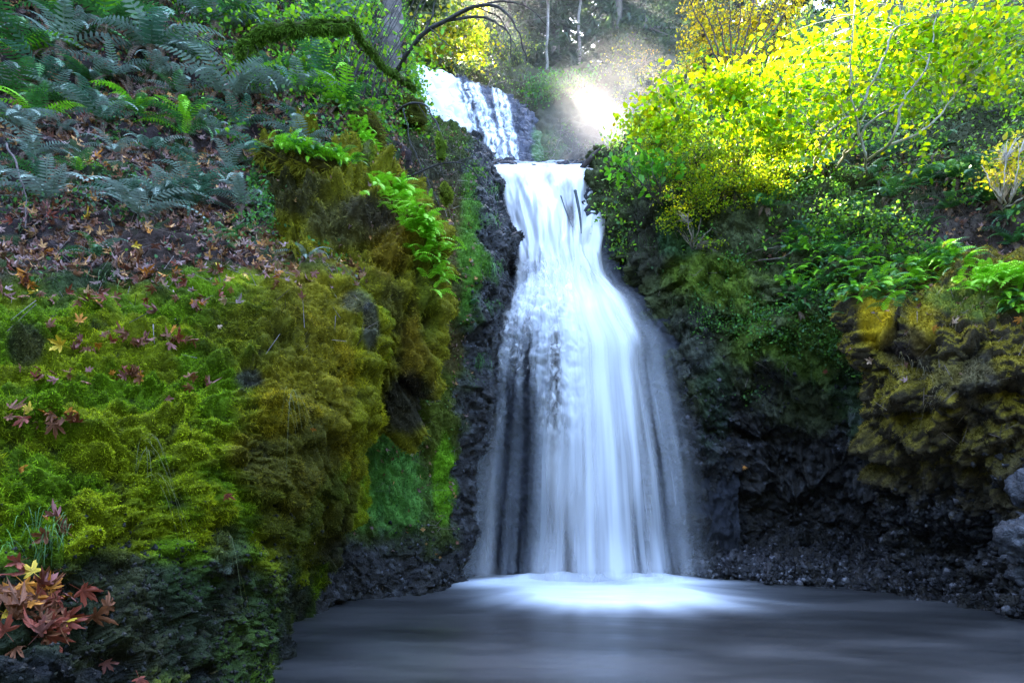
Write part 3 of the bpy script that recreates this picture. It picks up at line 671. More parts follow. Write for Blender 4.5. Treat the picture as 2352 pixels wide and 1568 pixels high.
blades(b, A, 90000, .006, .042, lambda x, y, P, N: lowmask(x, y, P, N) * sstep(.05, .4, fbm(P * 1.6 + 77, 3)) * (.3 + sstep(400, 800, x)), .7, (1.15, 1.05, .9), .55)
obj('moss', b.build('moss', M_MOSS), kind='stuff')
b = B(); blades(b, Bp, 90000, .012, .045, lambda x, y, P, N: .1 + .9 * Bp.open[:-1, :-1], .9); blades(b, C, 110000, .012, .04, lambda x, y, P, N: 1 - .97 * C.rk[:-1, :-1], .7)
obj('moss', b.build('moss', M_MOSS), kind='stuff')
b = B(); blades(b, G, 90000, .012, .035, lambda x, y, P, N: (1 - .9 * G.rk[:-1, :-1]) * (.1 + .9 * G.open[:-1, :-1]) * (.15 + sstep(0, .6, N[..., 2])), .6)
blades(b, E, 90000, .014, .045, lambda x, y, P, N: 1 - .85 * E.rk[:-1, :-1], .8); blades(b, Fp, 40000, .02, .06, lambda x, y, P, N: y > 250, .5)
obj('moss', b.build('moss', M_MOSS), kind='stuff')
# thin grass
def grass(pl, spots, n, length, col, droop=.6, name='grass'):
    b = B()
    for (px, py, r) in spots:
        o, nn = on(pl, px, py); dd = o[1]
        for k in range(n):
            s = o + np.array([R.normal() * r / F * dd, R.normal() * .05, R.normal() * r * .5 / F * dd])
            d = norm(nn * .8 + R.normal(size=3) * .5 + UP * .5); L = length * (.5 + R.random())
            t = np.linspace(0, 1, 6)[:, None]
            pts = s + d * L * t - UP * L * droop * t ** 2 * 1.5
            wd = norm(np.cross(d, UP + .1)) * .003 * (1 - t * .8)
            V = np.concatenate([pts - wd, pts + wd]); i = np.arange(5)
            b.add(V, np.stack([i, i + 1, i + 7, i + 6], 1), np.array(col) * (.6 + .8 * R.random()))
    return b.build(name, M_LEAF)
obj('grass', grass(A, [(60, 1200, 40), (110, 1230, 30), (130, 1180, 22), (30, 1250, 22), (100, 640, 25), (250, 640, 30), (60, 520, 18)], 30, .12, (.08, .20, .05), .8), kind='stuff')
obj('grass', grass(C, [(880, 1050, 30), (900, 1120, 30), (930, 1010, 30), (860, 1150, 25), (1120, 500, 16), (1130, 600, 16), (1120, 700, 14), (1125, 430, 12), (1100, 820, 14)], 60, .16, (.10, .30, .07), 1.0), kind='stuff')
obj('grass', grass(A, [(345, 1040, 10), (335, 1010, 8), (350, 1090, 8), (500, 1230, 14), (660, 900, 8)], 9, .34, (.12, .14, .05), 1.3), kind='stuff')
obj('grass', grass(G, [(2110, 830, 30), (2130, 870, 20), (2170, 900, 30), (2230, 720, 40)], 40, .18, (.17, .15, .09), .7), kind='stuff')
obj('grass', grass(E, [(1640, 620, 60), (1700, 640, 50), (1500, 560, 30), (1900, 830, 40), (1600, 700, 40)], 60, .2, (.05, .12, .02), 1.0), kind='stuff')

# maple leaves
half = [(0, 1.0), (7, .70), (13, .74), (17, .48), (24, .30), (33, .60), (37, .80), (46, .93), (52, .66), (60, .62), (66, .40), (74, .27), (86, .42), (96, .58), (104, .50), (112, .44), (135, .24), (165, .12)]
ang_ = np.radians([a for a, r in half] + [180] + [360 - a for a, r in half[:0:-1]]); rad_ = np.array([r for a, r in half] + [.08] + [r for a, r in half[:0:-1]])
def maple(seed, curl):
    g = np.random.default_rng(seed)
    x, y = rad_ * np.sin(ang_) * (.9 + .2 * g.random()), rad_ * np.cos(ang_)
    rr_ = np.hypot(x, y)
    z = curl * rr_ ** 2 * (.5 + .7 * np.sin(ang_ * 2 + g.random() * 6)) + curl * .5 * np.abs(x) + .05 * g.normal(size=len(x))
    V = np.concatenate([[[0, 0, 0]], np.stack([x, y, z], -1), [[.012, -.05, 0], [-.012, -.05, 0], [.01, -.75, .12], [-.01, -.75, .12]]])
    n = len(x); i = np.arange(n)
    T = np.stack([np.zeros(n, int), 1 + (i + 1) % n, 1 + i], 1)
    T = np.concatenate([T, [[n + 1, n + 2, n + 3], [n + 2, n + 4, n + 3]]])
    return V, T
tones = {'brown': (.22, .08, .035), 'purplish brown': (.27, .10, .085), 'dark reddish brown': (.26, .055, .03), 'orange': (.65, .25, .035), 'yellow': (.75, .50, .04), 'pale tan': (.55, .36, .24)}
leafmesh = {}
for k, (tn, tc_) in enumerate(tones.items()):
    for s in range(4):
        V, T = maple(10 * k + s, [.35, .8, -.6, 1.2][s])
        cc = np.array(tc_) * (.75 + .5 * R.random((len(V), 1))); cc[0] *= .6
        leafmesh[tn, s] = mesh('maple_leaf', V, T, cc, M_DEAD)
from mathutils import Matrix
def place_leaf(pl, px, py, size, tone, label, group, lift=.03, tilt=.3):
    o, nn = on(pl, px, py)
    z = norm(nn * .8 + np.array([0, -.35, .25]) + R.normal(size=3) * tilt); a = R.normal(size=3)
    fr = frames(a[None], z[None])[0]
    M = Matrix([[fr[0][i], fr[1][i], fr[2][i]] for i in range(3)]).to_4x4()
    ob = obj('maple_leaf', leafmesh[tone, int(R.integers(4))], None, None, label, 'leaf', group)
    M = Matrix.Translation([float(v) for v in o + nn * lift]) @ M @ Matrix.Scale(float(size), 4)
    ob.matrix_world = M
    return ob
MUTED = ['brown', 'purplish brown', 'brown', 'dark reddish brown', 'brown', 'orange']
def cluster(px, py, rx, ry, n, size, mixt, label, group, pl=None, stack=.05):
    for k in range(n):
        t = mixt[int(R.integers(len(mixt)))]
        place_leaf(pl or A, px + R.normal() * rx * .55, py + R.normal() * ry * .55, size * (.75 + .5 * R.random()), t, t + ' ' + label, group, .03 + stack * R.random(), .45)
singles = [(196, 746, .08, 'orange', 'orange maple leaf lying alone on moss below the ferns'), (124, 748, .085, 'brown', 'brown maple leaf on moss left of a lone orange one'),
 (127, 798, .10, 'yellow', 'yellow and orange maple leaf flat on moss, a step above the dark soil gap'), (513, 697, .075, 'pale tan', 'pale tan maple leaf alone on bright moss at the middle of the bulge'),
 (501, 749, .045, 'pale tan', 'tiny pale tan leaf on moss under the lone tan maple leaf'), (564, 634, .08, 'yellow', 'pale yellow star shaped maple leaf on the mossy shelf'),
 (498, 611, .05, 'yellow', 'small yellow leaf on litter left of the star shaped yellow one'), (95, 682, .09, 'yellow', 'long yellow leaf draped on the grassy edge of the moss'),
 (109, 583, .10, 'orange', 'orange brown maple leaf on litter at the left edge'), (68, 630, .09, 'orange', 'orange maple leaf on end above a grass tuft'), (202, 507, .075, 'yellow', 'yellow orange leaf under the biggest frond pile at left'),
 (348, 541, .065, 'orange', 'orange leaf on bare soil below the large grey fern'), (458, 557, .06, 'orange', 'small orange star leaf below the drooping fern fronds'), (302, 570, .08, 'yellow', 'narrow yellow leaf lying right of the small fern'),
 (548, 502, .06, 'yellow', 'yellow leaf lodged between bright green fern sprigs'), (597, 566, .08, 'orange', 'orange brown leaf on the litter shelf near the dark hollow'), (22, 1082, .10, 'orange', 'orange leaf lying on moss at the left edge of the bulge'),
 (66, 945, .07, 'yellow', 'yellow leaf tucked into the brown heap on green moss'), (145, 945, .07, 'orange', 'bright orange leaf topping the brown heap on green moss'),
 (511, 1128, .06, 'dark reddish brown', 'dark red leaf on a moss ledge above the bare rock'), (722, 987, .05, 'orange', 'small orange leaf caught in olive moss of the bulge'),
 (237, 1505, .075, 'purplish brown', 'curled purplish leaf low on the dark rock'), (330, 1556, .08, 'dark reddish brown', 'dark reddish leaf at the very bottom of the dark rock'),
 (108, 1455, .125, 'dark reddish brown', 'large dark red maple leaf spread below the leaf heap on rock'), (75, 1372, .12, 'orange', 'large orange maple leaf on top of the heap on dark rock'), (66, 1318, .09, 'yellow', 'yellow maple leaf at the top of the heap on dark rock'),
 (160, 1425, .07, 'yellow', 'small pale yellow leaf on the right side of the heap on dark rock'), (12, 1395, .08, 'yellow', 'yellow brown leaf at the left end of the heap on dark rock'),
 (368, 716, .095, 'purplish brown', 'purplish maple leaf hanging over a thin upright stalk'), (184, 786, .07, 'purplish brown', 'bluish purple leaf on moss below the lone orange leaf'), (386, 912, .06, 'purplish brown', 'small purple leaf between two rounded moss cushions'),
 (262, 866, .05, 'orange', 'orange leaf at the top of a twiggy brown bunch'), (840, 545, .07, 'pale tan', 'pale leaf in a hollow of the mossy slope beneath the green fern mat')]
for px, py, s, t, lb in singles: place_leaf(A, px, py, s, t, lb, None, .055, .15)
cluster(75, 1385, 115, 62, 62, .092, ['brown', 'purplish brown', 'dark reddish brown', 'dark reddish brown', 'brown', 'orange', 'brown'], 'maple leaf in the wet heap piled on the dark rock', 'leaves heaped on the dark rock', stack=.10)
cluster(110, 955, 75, 22, 14, .08, MUTED, 'maple leaf in the long heap on green moss cushions', 'leaves heaped on the green moss')
cluster(317, 778, 60, 22, 12, .075, MUTED, 'maple leaf in the slanting bunch on the upper moss', 'leaves bunched on the upper moss')
cluster(418, 772, 32, 16, 8, .07, MUTED, 'leaf in the tight reddish bunch on the upper moss', 'leaves in the tight reddish bunch')
cluster(438, 700, 42, 20, 9, .07, MUTED, 'leaf in the bunch right of the upright stalk', 'leaves right of the stalk')
cluster(205, 802, 34, 14, 6, .07, MUTED, 'leaf beside the yellow maple leaf on moss', 'leaves beside the yellow maple leaf')
cluster(290, 862, 60, 16, 10, .07, MUTED, 'leaf in the twiggy bunch across the moss', 'leaves in the twiggy bunch')
cluster(140, 866, 90, 14, 12, .065, MUTED, 'leaf in the thin row across the left moss', 'leaves in a row across the left moss')
cluster(450, 880, 45, 16, 7, .065, MUTED, 'leaf near the small grey stone in the moss', 'leaves near the grey stone')
cluster(360, 632, 60, 26, 14, .07, MUTED, 'leaf along the upper rim of the moss', 'leaves along the upper rim of the moss')
cluster(200, 690, 120, 14, 16, .075, MUTED, 'leaf in the band below the small fern', 'leaves below the small fern')
cluster(460, 640, 60, 40, 12, .07, MUTED, 'leaf scattered between moss and litter shelf', 'leaves between moss and litter')
cluster(640, 630, 50, 30, 12, .07, MUTED + ['orange'], 'leaf on the shelf under the hanging roots', 'leaves under the hanging roots')
cluster(600, 560, 60, 28, 12, .07, MUTED + ['pale tan'], 'leaf on the litter shelf beside the dark hollow', 'leaves beside the dark hollow')
cluster(130, 1210, 26, 14, 5, .085, MUTED, 'leaf beside the pale grass tuft on dark rock', 'leaves beside the pale grass tuft')
cluster(120, 500, 110, 30, 20, .08, MUTED + ['brown'], 'leaf in the deep litter left of the large fern', 'leaves in the deep litter at left')
cluster(230, 410, 90, 40, 18, .085, MUTED, 'leaf on the slope between the two fern rows', 'leaves between the fern rows')
cluster(60, 640, 60, 25, 8, .085, MUTED + ['orange'], 'leaf around the grass tuft at the left edge', 'leaves around the left grass tuft')
for k, (px, py, t, lb) in enumerate([(2140, 755, 'orange', 'sunlit orange leaf on the yellow moss of the right rock'), (2190, 742, 'pale tan', 'pale leaf on the ledge of the right rock'), (2345, 735, 'orange', 'orange leaf by the fern sprigs at the right edge'), (2080, 830, 'purplish brown', 'purplish leaf in the dry grass of the right rock'), (1998, 825, 'pale tan', 'pale leaf at the corner of the yellow moss')]):
    place_leaf(G, px, py, .09, t, lb, None, .05, .15)
for px, py, t, lb in [(1708, 1070, 'orange', 'small red orange leaf stuck on the dark hollow wall'), (1890, 858, 'dark reddish brown', 'reddish leaf on moss left of the yellow rock corner')]:
    place_leaf(E, px, py, .07, t, lb, None, .05, .15)
for px, py, s, t, lb in [(948, 1040, .06, 'pale tan', 'white backed leaf on the green grass of the gorge wall'), (1080, 602, .05, 'orange', 'orange leaf on the olive slope left of the fall'), (1090, 562, .05, 'pale tan', 'pale curled leaf on the olive slope above the orange one'), (1010, 735, .05, 'brown', 'brown leaf beneath the tip of the green fern mat')]:
    place_leaf(C, px, py, s, t, lb, None, .05, .15)
# the litter nobody could count
TV, TT = maple(99, .5)
def litter(pl, n, mask, size, name='leaf_litter', margin=40):
    b = B(); q, nn, _ = scatter(pl, n, mask, margin)
    z = norm(nn * .7 + np.array([0, -.2, .4]) + R.normal(size=(n, 3)) * .5)
    V, T = stamp(TV, TT, q + nn * .03, frames(R.normal(size=(n, 3)), z), size * (.6 + .7 * R.random(n)))
    pal = np.array([(.22, .10, .06), (.26, .15, .14), (.17, .06, .04), (.28, .17, .15), (.5, .25, .09), (.2, .1, .05)])
    cc = pal[R.integers(len(pal), size=n)] * (.5 + .8 * R.random((n, 1)))
    b.add(V, T, np.repeat(cc, len(TV), 0)); obj(name, b.build(name, M_DEAD), kind='stuff')
litter(A, 13000, lambda x, y, P, N: sstep(700, 520, y + 60 * fbm(P * 1.3, 2)) * (x < 930) * (.35 + sstep(-.15, .3, fbm(P * .9 + 3, 3))) / (1 + (P[..., 1] / 10) ** 2), .075)
litter(Bp, 160, lambda x, y, P, N: y < 560, .06)
litter(C, 700, lambda x, y, P, N: (1 - C.rk[:-1, :-1]) * (.1 + sstep(0, .3, fbm(P * 1.2 + 3, 3))), .05)
litter(Fp, 1500, lambda x, y, P, N: (x > 1500) * (y > 350), .06)
litter(G, 130, lambda x, y, P, N: (y < 950) * (N[..., 2] > .3), .06)
# small leafy ground plants
OV = np.array([[0, 0, 0], [.3, .32, .06], [.72, .28, .05], [1, 0, -.04], [.72, -.28, .05], [.3, -.32, .06]]); OF = np.array([[0, 5, 4, 3], [0, 3, 2, 1]])
def leafspray(b, pos, size, col, flat=.6, var=.35, up=UP, outw=None):
    n = len(pos)
    z = norm(up * flat * 2 + R.normal(size=(n, 3)) * (1.3 - flat)); x = R.normal(size=(n, 3))
    if outw is not None: x = x * .5 + outw
    V, Fc = stamp(OV, OF, pos, frames(x, z), size * (.45 + 1.0 * R.random(n)))
    col = np.atleast_2d(np.array(col, float)); cc = col[R.integers(len(col), size=n)] * (1 + var * R.normal(size=(n, 1))).clip(.35, 1.9)
    b.add(V, Fc, np.repeat(cc, len(OV), 0))
def cover(pl, n, mask, size, col, lift=.08, per=7, margin=40, name='ground_cover', flat=.5):
    q, nn, _ = scatter(pl, n, mask, margin)
    q = np.repeat(q + nn * lift * .4, per, 0) + R.normal(size=(n * per, 3)) * size * 1.6 + np.repeat(nn, per, 0) * lift * R.random((n * per, 1))
    b = B(); leafspray(b, q, size, col, flat)
    obj(name, b.build(name, M_LEAF), kind='stuff')
cover(A, 1500, lambda x, y, P, N: sstep(700, 480, y) * sstep(0, .3, fbm(P * 1.1 + 21, 3)) * (x < 900), .045, [(.05, .16, .04), (.04, .10, .05)])
cover(A, 1500, lambda x, y, P, N: (y < 330) * (x > 420) * sstep(-.2, .2, fbm(P * .8 + 5, 3)), .07, [(.08, .24, .02), (.05, .16, .03), (.14, .30, .02)], .3)
cover(A, 260, lambda x, y, P, N: (np.abs(x - 640) < 70) * (np.abs(y - 470) < 70), .05, [(.05, .17, .04)], .12)
cover(C, 500, lambda x, y, P, N: 1 - C.rk[:-1, :-1], .035, [(.06, .16, .03), (.10, .22, .02)])
cover(Fp, 5200, lambda x, y, P, N: (y > 60) * (1 - np.exp(-((x - 2250) / 130) ** 2 - ((y - 550) / 70) ** 2)) * sstep(-.3, .15, fbm(P * .7 + 9, 3)), .07, [(.08, .2, .05), (.14, .32, .02), (.07, .15, .06), (.2, .38, .03)], .3)
cover(E, 1500, lambda x, y, P, N: (y < 900) * (x > 1600) * (y < 900) * sstep(-.1, .2, fbm(P + 9, 3)), .05, [(.10, .26, .04), (.07, .16, .06)], .1)
cover(I, 5000, lambda x, y, P, N: (y > 60) * sstep(-.25, .2, fbm(P * .4 + 9, 3)), .13, [(.05, .09, .05), (.06, .11, .04), (.09, .09, .05)], .6, 6)
cover(S, 60, lambda x, y, P, N: x > 1400, .08, [(.14, .2, .03)], .2)

# ---------- ferns ----------
def frond(seed, col, npin=18, width=.13, e0=70, e1=-45, fullness=.55):
    g = np.random.default_rng(seed)
    t = np.linspace(0, 1, npin + 1); e = np.radians(e0 + (e1 - e0) * t ** 1.1 + 4 * g.normal())
    seg = 1 / npin
    x = np.concatenate([[0], np.cumsum(np.cos(e[:-1]) * seg)]); z = np.concatenate([[0], np.cumsum(np.sin(e[:-1]) * seg)])
    yb = .10 * g.normal() * t ** 2
    P = np.stack([x, yb, z], -1); T = norm(np.gradient(P, axis=0)); S_ = norm(np.cross([0, 0, 1.0], T)); U = np.cross(T, S_)
    prof = np.clip(t * 6, .0, 1) * (1 - t ** 2.2) ** .8 * (t > .08)
    b = B(); cc = np.array(col, float)
    for s in (-1, 1):
        L = width * prof[1:, None] * (.9 + .2 * g.random((npin, 1)))
        a = P[1:] - T[1:] * seg * .45 * fullness; c_ = P[1:] + T[1:] * seg * .45 * fullness
        d = norm(S_[1:] * s + T[1:] * .35 - U[1:] * .22)
        tip = P[1:] + d * L; tip2 = tip + T[1:] * seg * .12
        V = np.stack([a, c_, P[1:] + d * L * .65 + T[1:] * seg * .3, tip, P[1:] + d * L * .6 - T[1:] * seg * .28], 1)
        k = (.8 + .4 * g.random((npin, 1, 1)))
        b.add(V.reshape(-1, 3), np.arange(npin * 5).reshape(-1, 5), (np.ones((npin, 5, 1)) * cc * k).reshape(-1, 3))
    w = S_ * .006; V = np.concatenate([P - w + U * .003, P + w + U * .003]); i = np.arange(npin)
    b.add(V, np.stack([i, i + 1, i + npin + 2, i + npin + 1], 1), cc * .9 + np.array((.03, .02, 0)))
    return b.build('frond', M_FERN)
FC = {'grey': (.22, .30, .24), 'green': (.06, .20, .045), 'bluish': (.08, .19, .115), 'bright': (.24, .58, .02), 'brown': (.10, .06, .035)}
fr_m = {k: [frond(s * 7 + 1, c_, 18, .13 + .02 * (s % 3), 45 + 14 * s % 50, -35 - 12 * (s % 4)) for s in range(6)] for k, c_ in FC.items()}
sm_m = {k: [frond(s * 7 + 91, FC[k], 13, .19, 40 + 9 * s, -40, .62) for s in range(4)] for k in ('bright', 'green')}
def fern(o, nn, L, kind, label, nfr=11, group=None, meshes=None, cat='fern', name='sword_fern', spread=150):
    t = thing(name, o, label, cat, group)
    az0 = math.atan2(nn[1], nn[0]) if abs(nn[2]) < .97 else R.random() * 6
    for k in range(nfr):
        az = az0 + math.radians((-spread + 2 * spread * (k + .5) / nfr) + R.normal() * 12)
        km = kind[int(R.integers(len(kind)))]
        ob = obj('frond', (meshes or fr_m)[km][int(R.integers(len((meshes or fr_m)[km])))], t)
        s = L * (.65 + .45 * R.random()); ob.rotation_euler = (R.normal() * .15, R.normal() * .22, az); ob.scale = (s, s, s)
    if L > .35 and meshes is None:
        for k in range(5):
            ob = obj('dead_frond', fr_m['brown'][k], t, label='dead brown frond hanging under the fern'); s = L * .55
            ob.rotation_euler = (0, .9, az0 + R.normal() * .7); ob.scale = (s, s, s)
    return t
ORD = ['first', 'second', 'third', 'fourth', 'fifth', 'sixth', 'seventh', 'eighth', 'ninth', 'tenth', 'eleventh', 'twelfth', 'thirteenth', 'fourteenth', 'fifteenth', 'sixteenth', 'seventeenth', 'eighteenth', 'nineteenth', 'twentieth']
for px, py, L, kd, lb, nf in [(45, 300, 1.0, ['grey'], 'large silvery fern with fanned arching fronds at the left edge of the hillside', 16), (380, 468, .85, ['grey', 'bluish', 'grey'], 'widest grey fern on the hillside, its fronds drooping over bare soil', 26),
    (215, 590, .52, ['green', 'bluish'], 'small blue green fern standing alone in leaf litter above the moss', 12), (290, 470, .75, ['grey', 'bluish'], 'grey fern joined to the left side of the widest fern', 16), (460, 450, .8, ['grey', 'bluish'], 'grey green fern joined to the right side of the widest fern', 16),
    (95, 420, .7, ['green', 'bluish'], 'bright blue green fern hanging beside a bare twig at left', 12), (190, 250, .9, ['grey', 'grey', 'bluish'], 'silvery fern above the dark root hollow at upper left', 14), (420, 230, .9, ['green', 'grey'], 'fern with one vivid green fan among grey fronds', 14),
    (700, 590, .45, ['grey'], 'small hanging fern with one long pale frond on the shelf', 6), (700, 160, .8, ['grey'], 'pale fern under the mossy branch', 14), (690, 290, .8, ['grey', 'bluish'], 'pale fern just above the yellow green moss clump', 14)]:
    o, nn = on(A, px, py); fern(o - nn * .02, nn, L, kd, lb, nf)
bands = [(410, 500, 'scattered below the widest fern row', 6, .7), (-40, 60, 'at the very top of the left hillside', 15, 1.0), (60, 130, 'in the highest full row on the left hillside', 12, 1.0), (130, 200, 'in the row level with the mossy branch foot', 11, .9), (200, 270, 'in the crowded middle row of the left hillside', 11, .85), (270, 345, 'in the row above the moss clump', 10, .8), (345, 400, 'in the lowest full row of the left hillside', 9, .65)]
for y0, y1, ph, n, L in bands:
    xs = sorted((np.linspace(-20, 780 - (60 if y0 > 250 else 0), n) + R.normal(size=n) * 26))
    for k, x in enumerate(xs):
        py = y0 + (y1 - y0) * R.random()
        if any(math.hypot(x - a_, py - b_) < 45 for a_, b_ in [(45, 300), (380, 468), (290, 470), (190, 250), (420, 230), (700, 160), (690, 290)]): py += 18
        o, nn = on(A, x, py)
        fern(o, nn, 1.3 * L * (.5 + .75 * R.random()), [['grey'], ['grey', 'bluish'], ['grey', 'green'], ['bluish', 'green'], ['green', 'bright']][int(R.choice(5, p=[.32, .24, .18, .12, .14]))], f'sword fern, {ORD[k]} from the left {ph}', int(R.integers(9, 14)), 'ferns covering the left hillside')
rb = [(300, 400, 'high on the right bank behind the white stems', 7, .75, 1900, 2352), (400, 470, 'in the shaded row above the dirt path', 7, .8, 1980, 2352), (430, 520, 'under the yellow shrub on the right bank', 5, .7, 1700, 1950), (520, 600, 'beside the head of the dirt path', 5, .7, 1880, 2120)]
for y0, y1, ph, n, L, x0, x1 in rb:
    for k, x in enumerate(sorted(np.linspace(x0, x1, n) + R.normal(size=n) * 14)):
        o, nn = front(x, y0 + (y1 - y0) * R.random(), [Fp, E, G]); fern(o, nn, L * (.8 + .4 * R.random()), ['bluish', 'green', 'green'], f'green fern, {ORD[k]} from the left {ph}', 12, 'ferns on the right bank')
for px, py, L, lb, pl in [(1835, 720, .5, 'dark green palm like fern hanging on the right gorge wall', E), (1845, 690, .4, 'small fern fanned open above the palm like one', E), (2330, 560, .8, 'lush green fern at the right edge of the dirt path', Fp), (2320, 500, .6, 'fern under the small sunlit shrub at right', Fp), (2180, 480, .6, 'pale fern arching over the left of the path head', Fp), (1085, 700, .3, 'tiny fern on the olive slope left of the fall', C)]:
    o, nn = on(pl, px, py); fern(o, nn, L, ['green', 'green', 'bluish'], lb, 12)
# mats of small bright ferns
def fernmat(pl, pts, L, per, label, kinds=('bright',), width=16, world=None):
    o0 = np.array(world[len(world) // 2]) if world is not None else front(*pts[len(pts) // 2], pl)[0]; t = thing('fern_mat', o0, label, 'fern mat')
    b = {0: B()}
    P = cr(np.array(world if world is not None else pts, float), int(per * 1.9))
    for k in range(len(P)):
        if world is not None: o, nn = P[k] + R.normal(size=3) * np.array([width, width, width * .5]), np.array([.1, -.6, .8])
        else: o, nn = front(P[k][0] + R.normal() * width, P[k][1] + R.normal() * width * .7, pl)
        az0 = math.atan2(nn[1], nn[0])
        km = kinds[int(R.integers(len(kinds)))]
        ob = obj('frond', sm_m[km][int(R.integers(4))], t); s = L * .95 * (.6 + .7 * R.random())
        ob.location = [float(v) for v in o - nn * .01 - o0]; ob.rotation_euler = (R.normal() * .3, .15 + R.normal() * .3, az0 + R.normal() * .8 + .5); ob.scale = (s, s, s)
fernmat(Bp, [(868, 430), (900, 440), (935, 465), (960, 505), (978, 550), (990, 600), (1005, 650)], .34, 150, 'vivid green fern mat trailing down the edge of the buttress', ('bright',), 20)
fernmat(None, None, .30, 110, 'yellow green fern mat crowning the shaggy moss clump', ('bright', 'bright', 'green'), .07, [W(628, 338, 10.35), W(680, 345, 10.1), (W(740, 358, 10.1)), W(800, 372, 10.3)])
fernmat(None, None, .26, 50, 'bright fern mat hanging from the shaggy stump under the trunk', ('bright',), .08, [W(815, 280, 12.2), W(835, 320, 11.9), W(850, 360, 11.8)])
fernmat(A, [(690, 200), (740, 205), (790, 235), (820, 260)], .45, 60, 'green fern mat on the log left of the tree trunk', ('green', 'bright'), 20)
fernmat(A, [(830, 280), (850, 300), (845, 340), (860, 370)], .32, 60, 'bright fern mat on the mossy stump beneath the trunk', ('bright',), 18)
fernmat(A, [(600, 420), (640, 450), (670, 490), (700, 530)], .28, 70, 'bright fern mat running down beside the dark hollow', ('bright', 'green'), 14)
fernmat(A, [(480, 530), (530, 540), (560, 520)], .22, 30, 'loose sprigs of green fern in the litter shelf', ('green',), 18)
fernmat([Fp, E, G], [(1800, 590), (1860, 560), (1930, 560), (1990, 600)], .34, 90, 'dark green fern mat left of the path, upper part', ('green', 'bright'), 30)
fernmat([Fp, E, G], [(1810, 640), (1880, 650), (1960, 660), (2040, 660), (2100, 650)], .36, 130, 'wide green fern mat along the lip of the right bank', ('green', 'bright'), 30)
fernmat([Fp, E, G], [(2060, 590), (2120, 610), (2170, 590), (2190, 600)], .36, 80, 'bright green fern mat below the dirt path', ('bright', 'green'), 22)
fernmat(G, [(2210, 650), (2260, 640), (2320, 640), (2360, 660)], .36, 80, 'bright fern mat on top of the mossy rock at right', ('bright',), 18)
fernmat(G, [(2290, 705), (2330, 690), (2360, 720)], .30, 26, 'small fern mat beside the orange leaf at the right edge', ('bright', 'green'), 14)

# twigs and needles strewn over the slopes, stone chips on the bare rock
b = B()
for pl, n, mk in [(A, 2600, lambda x, y, P, N: (x < 930) * sstep(900, 500, y)), (C, 700, lambda x, y, P, N: 1 - C.rk[:-1, :-1]), (Fp, 900, lambda x, y, P, N: y > 300), (G, 250, lambda x, y, P, N: y < 1000), (E, 400, lambda x, y, P, N: y < 900)]:
    q, nn, _ = scatter(pl, n, mk); d = norm(np.cross(nn, R.normal(size=(n, 3))) + .25 * R.normal(size=(n, 3)))
    V, Fc = stamp(np.array([[-1, -.5, 0], [1, -.25, 0], [1, .25, .3], [-1, .5, .3]]), np.array([[0, 1, 2, 3]]), q + nn * .03, frames(d, nn), np.stack([.05 + .14 * R.random(n), .007 * np.ones(n), .007 * np.ones(n)], -1))
    b.add(V, Fc, np.repeat(np.array((.16, .12, .10)) * (.3 + R.random((n, 1))), 4, 0))
obj('twig_litter', b.build('twig_litter', M_DEAD), kind='stuff')
g_ = np.random.default_rng(5); CH = np.array([[1, 0, 0], [0, 1, 0], [-1, 0, 0], [0, -1, 0], [.2, .1, .7], [-.1, 0, -.7]]) * (1 + .25 * g_.normal(size=(6, 1))); CHF = np.array([[0, 1, 4], [1, 2, 4], [2, 3, 4], [3, 0, 4], [1, 0, 5], [2, 1, 5], [3, 2, 5], [0, 3, 5]])
def chips(pl, n, mk, smin, smax, col, name, pale=.12):
    b = B(); q, nn, _ = scatter(pl, n, mk); s = smin + (smax - smin) * R.random(n) ** 2.5
    V, Fc = stamp(CH, CHF, q, frames(R.normal(size=(n, 3)), norm(nn + .5 * R.normal(size=(n, 3)))), s[:, None] * (.6 + .8 * R.random((n, 3))))
    k = (.5 + .9 * R.random((n, 1))) * np.where(R.random((n, 1)) < pale, 4.5, 1); b.add(V, Fc, np.repeat(np.array(col) * k, 6, 0)); obj(name, b.build(name, M_ROCK), kind='stuff')
chips(E, 9000, lambda x, y, P, N: E.rk[:-1, :-1] * (.15 + sstep(1150, 1300, y) * 2 + (x < 1640) + sstep(0, .4, fbm(P * 1.3, 2))) * (P[..., 2] > -.05), .012, .06, (.020, .019, .022), 'stone_chips')
chips(C, 5000, lambda x, y, P, N: C.rk[:-1, :-1] * (P[..., 2] > -.05), .012, .05, (.020, .020, .024), 'stone_chips', .2)
chips(G, 6000, lambda x, y, P, N: G.rk[:-1, :-1] * (.2 + sstep(-.1, .3, fbm(P * 1.3, 2))) * (P[..., 2] > -.05), .015, .08, (.022, .021, .023), 'stone_chips', .15)
chips(A, 4500, lambda x, y, P, N: (y > 1150) * (.2 + A.rocky[:-1, :-1]) * (x < 760) * (P[..., 2] > -.05), .008, .03, (.020, .020, .018), 'stone_chips', .03)
chips(E, 1200, lambda x, y, P, N: (P[..., 2] < .32) * (P[..., 2] > -.02) * (x < 1950), .03, .09, (.035, .034, .038), 'shore_gravel', .2)
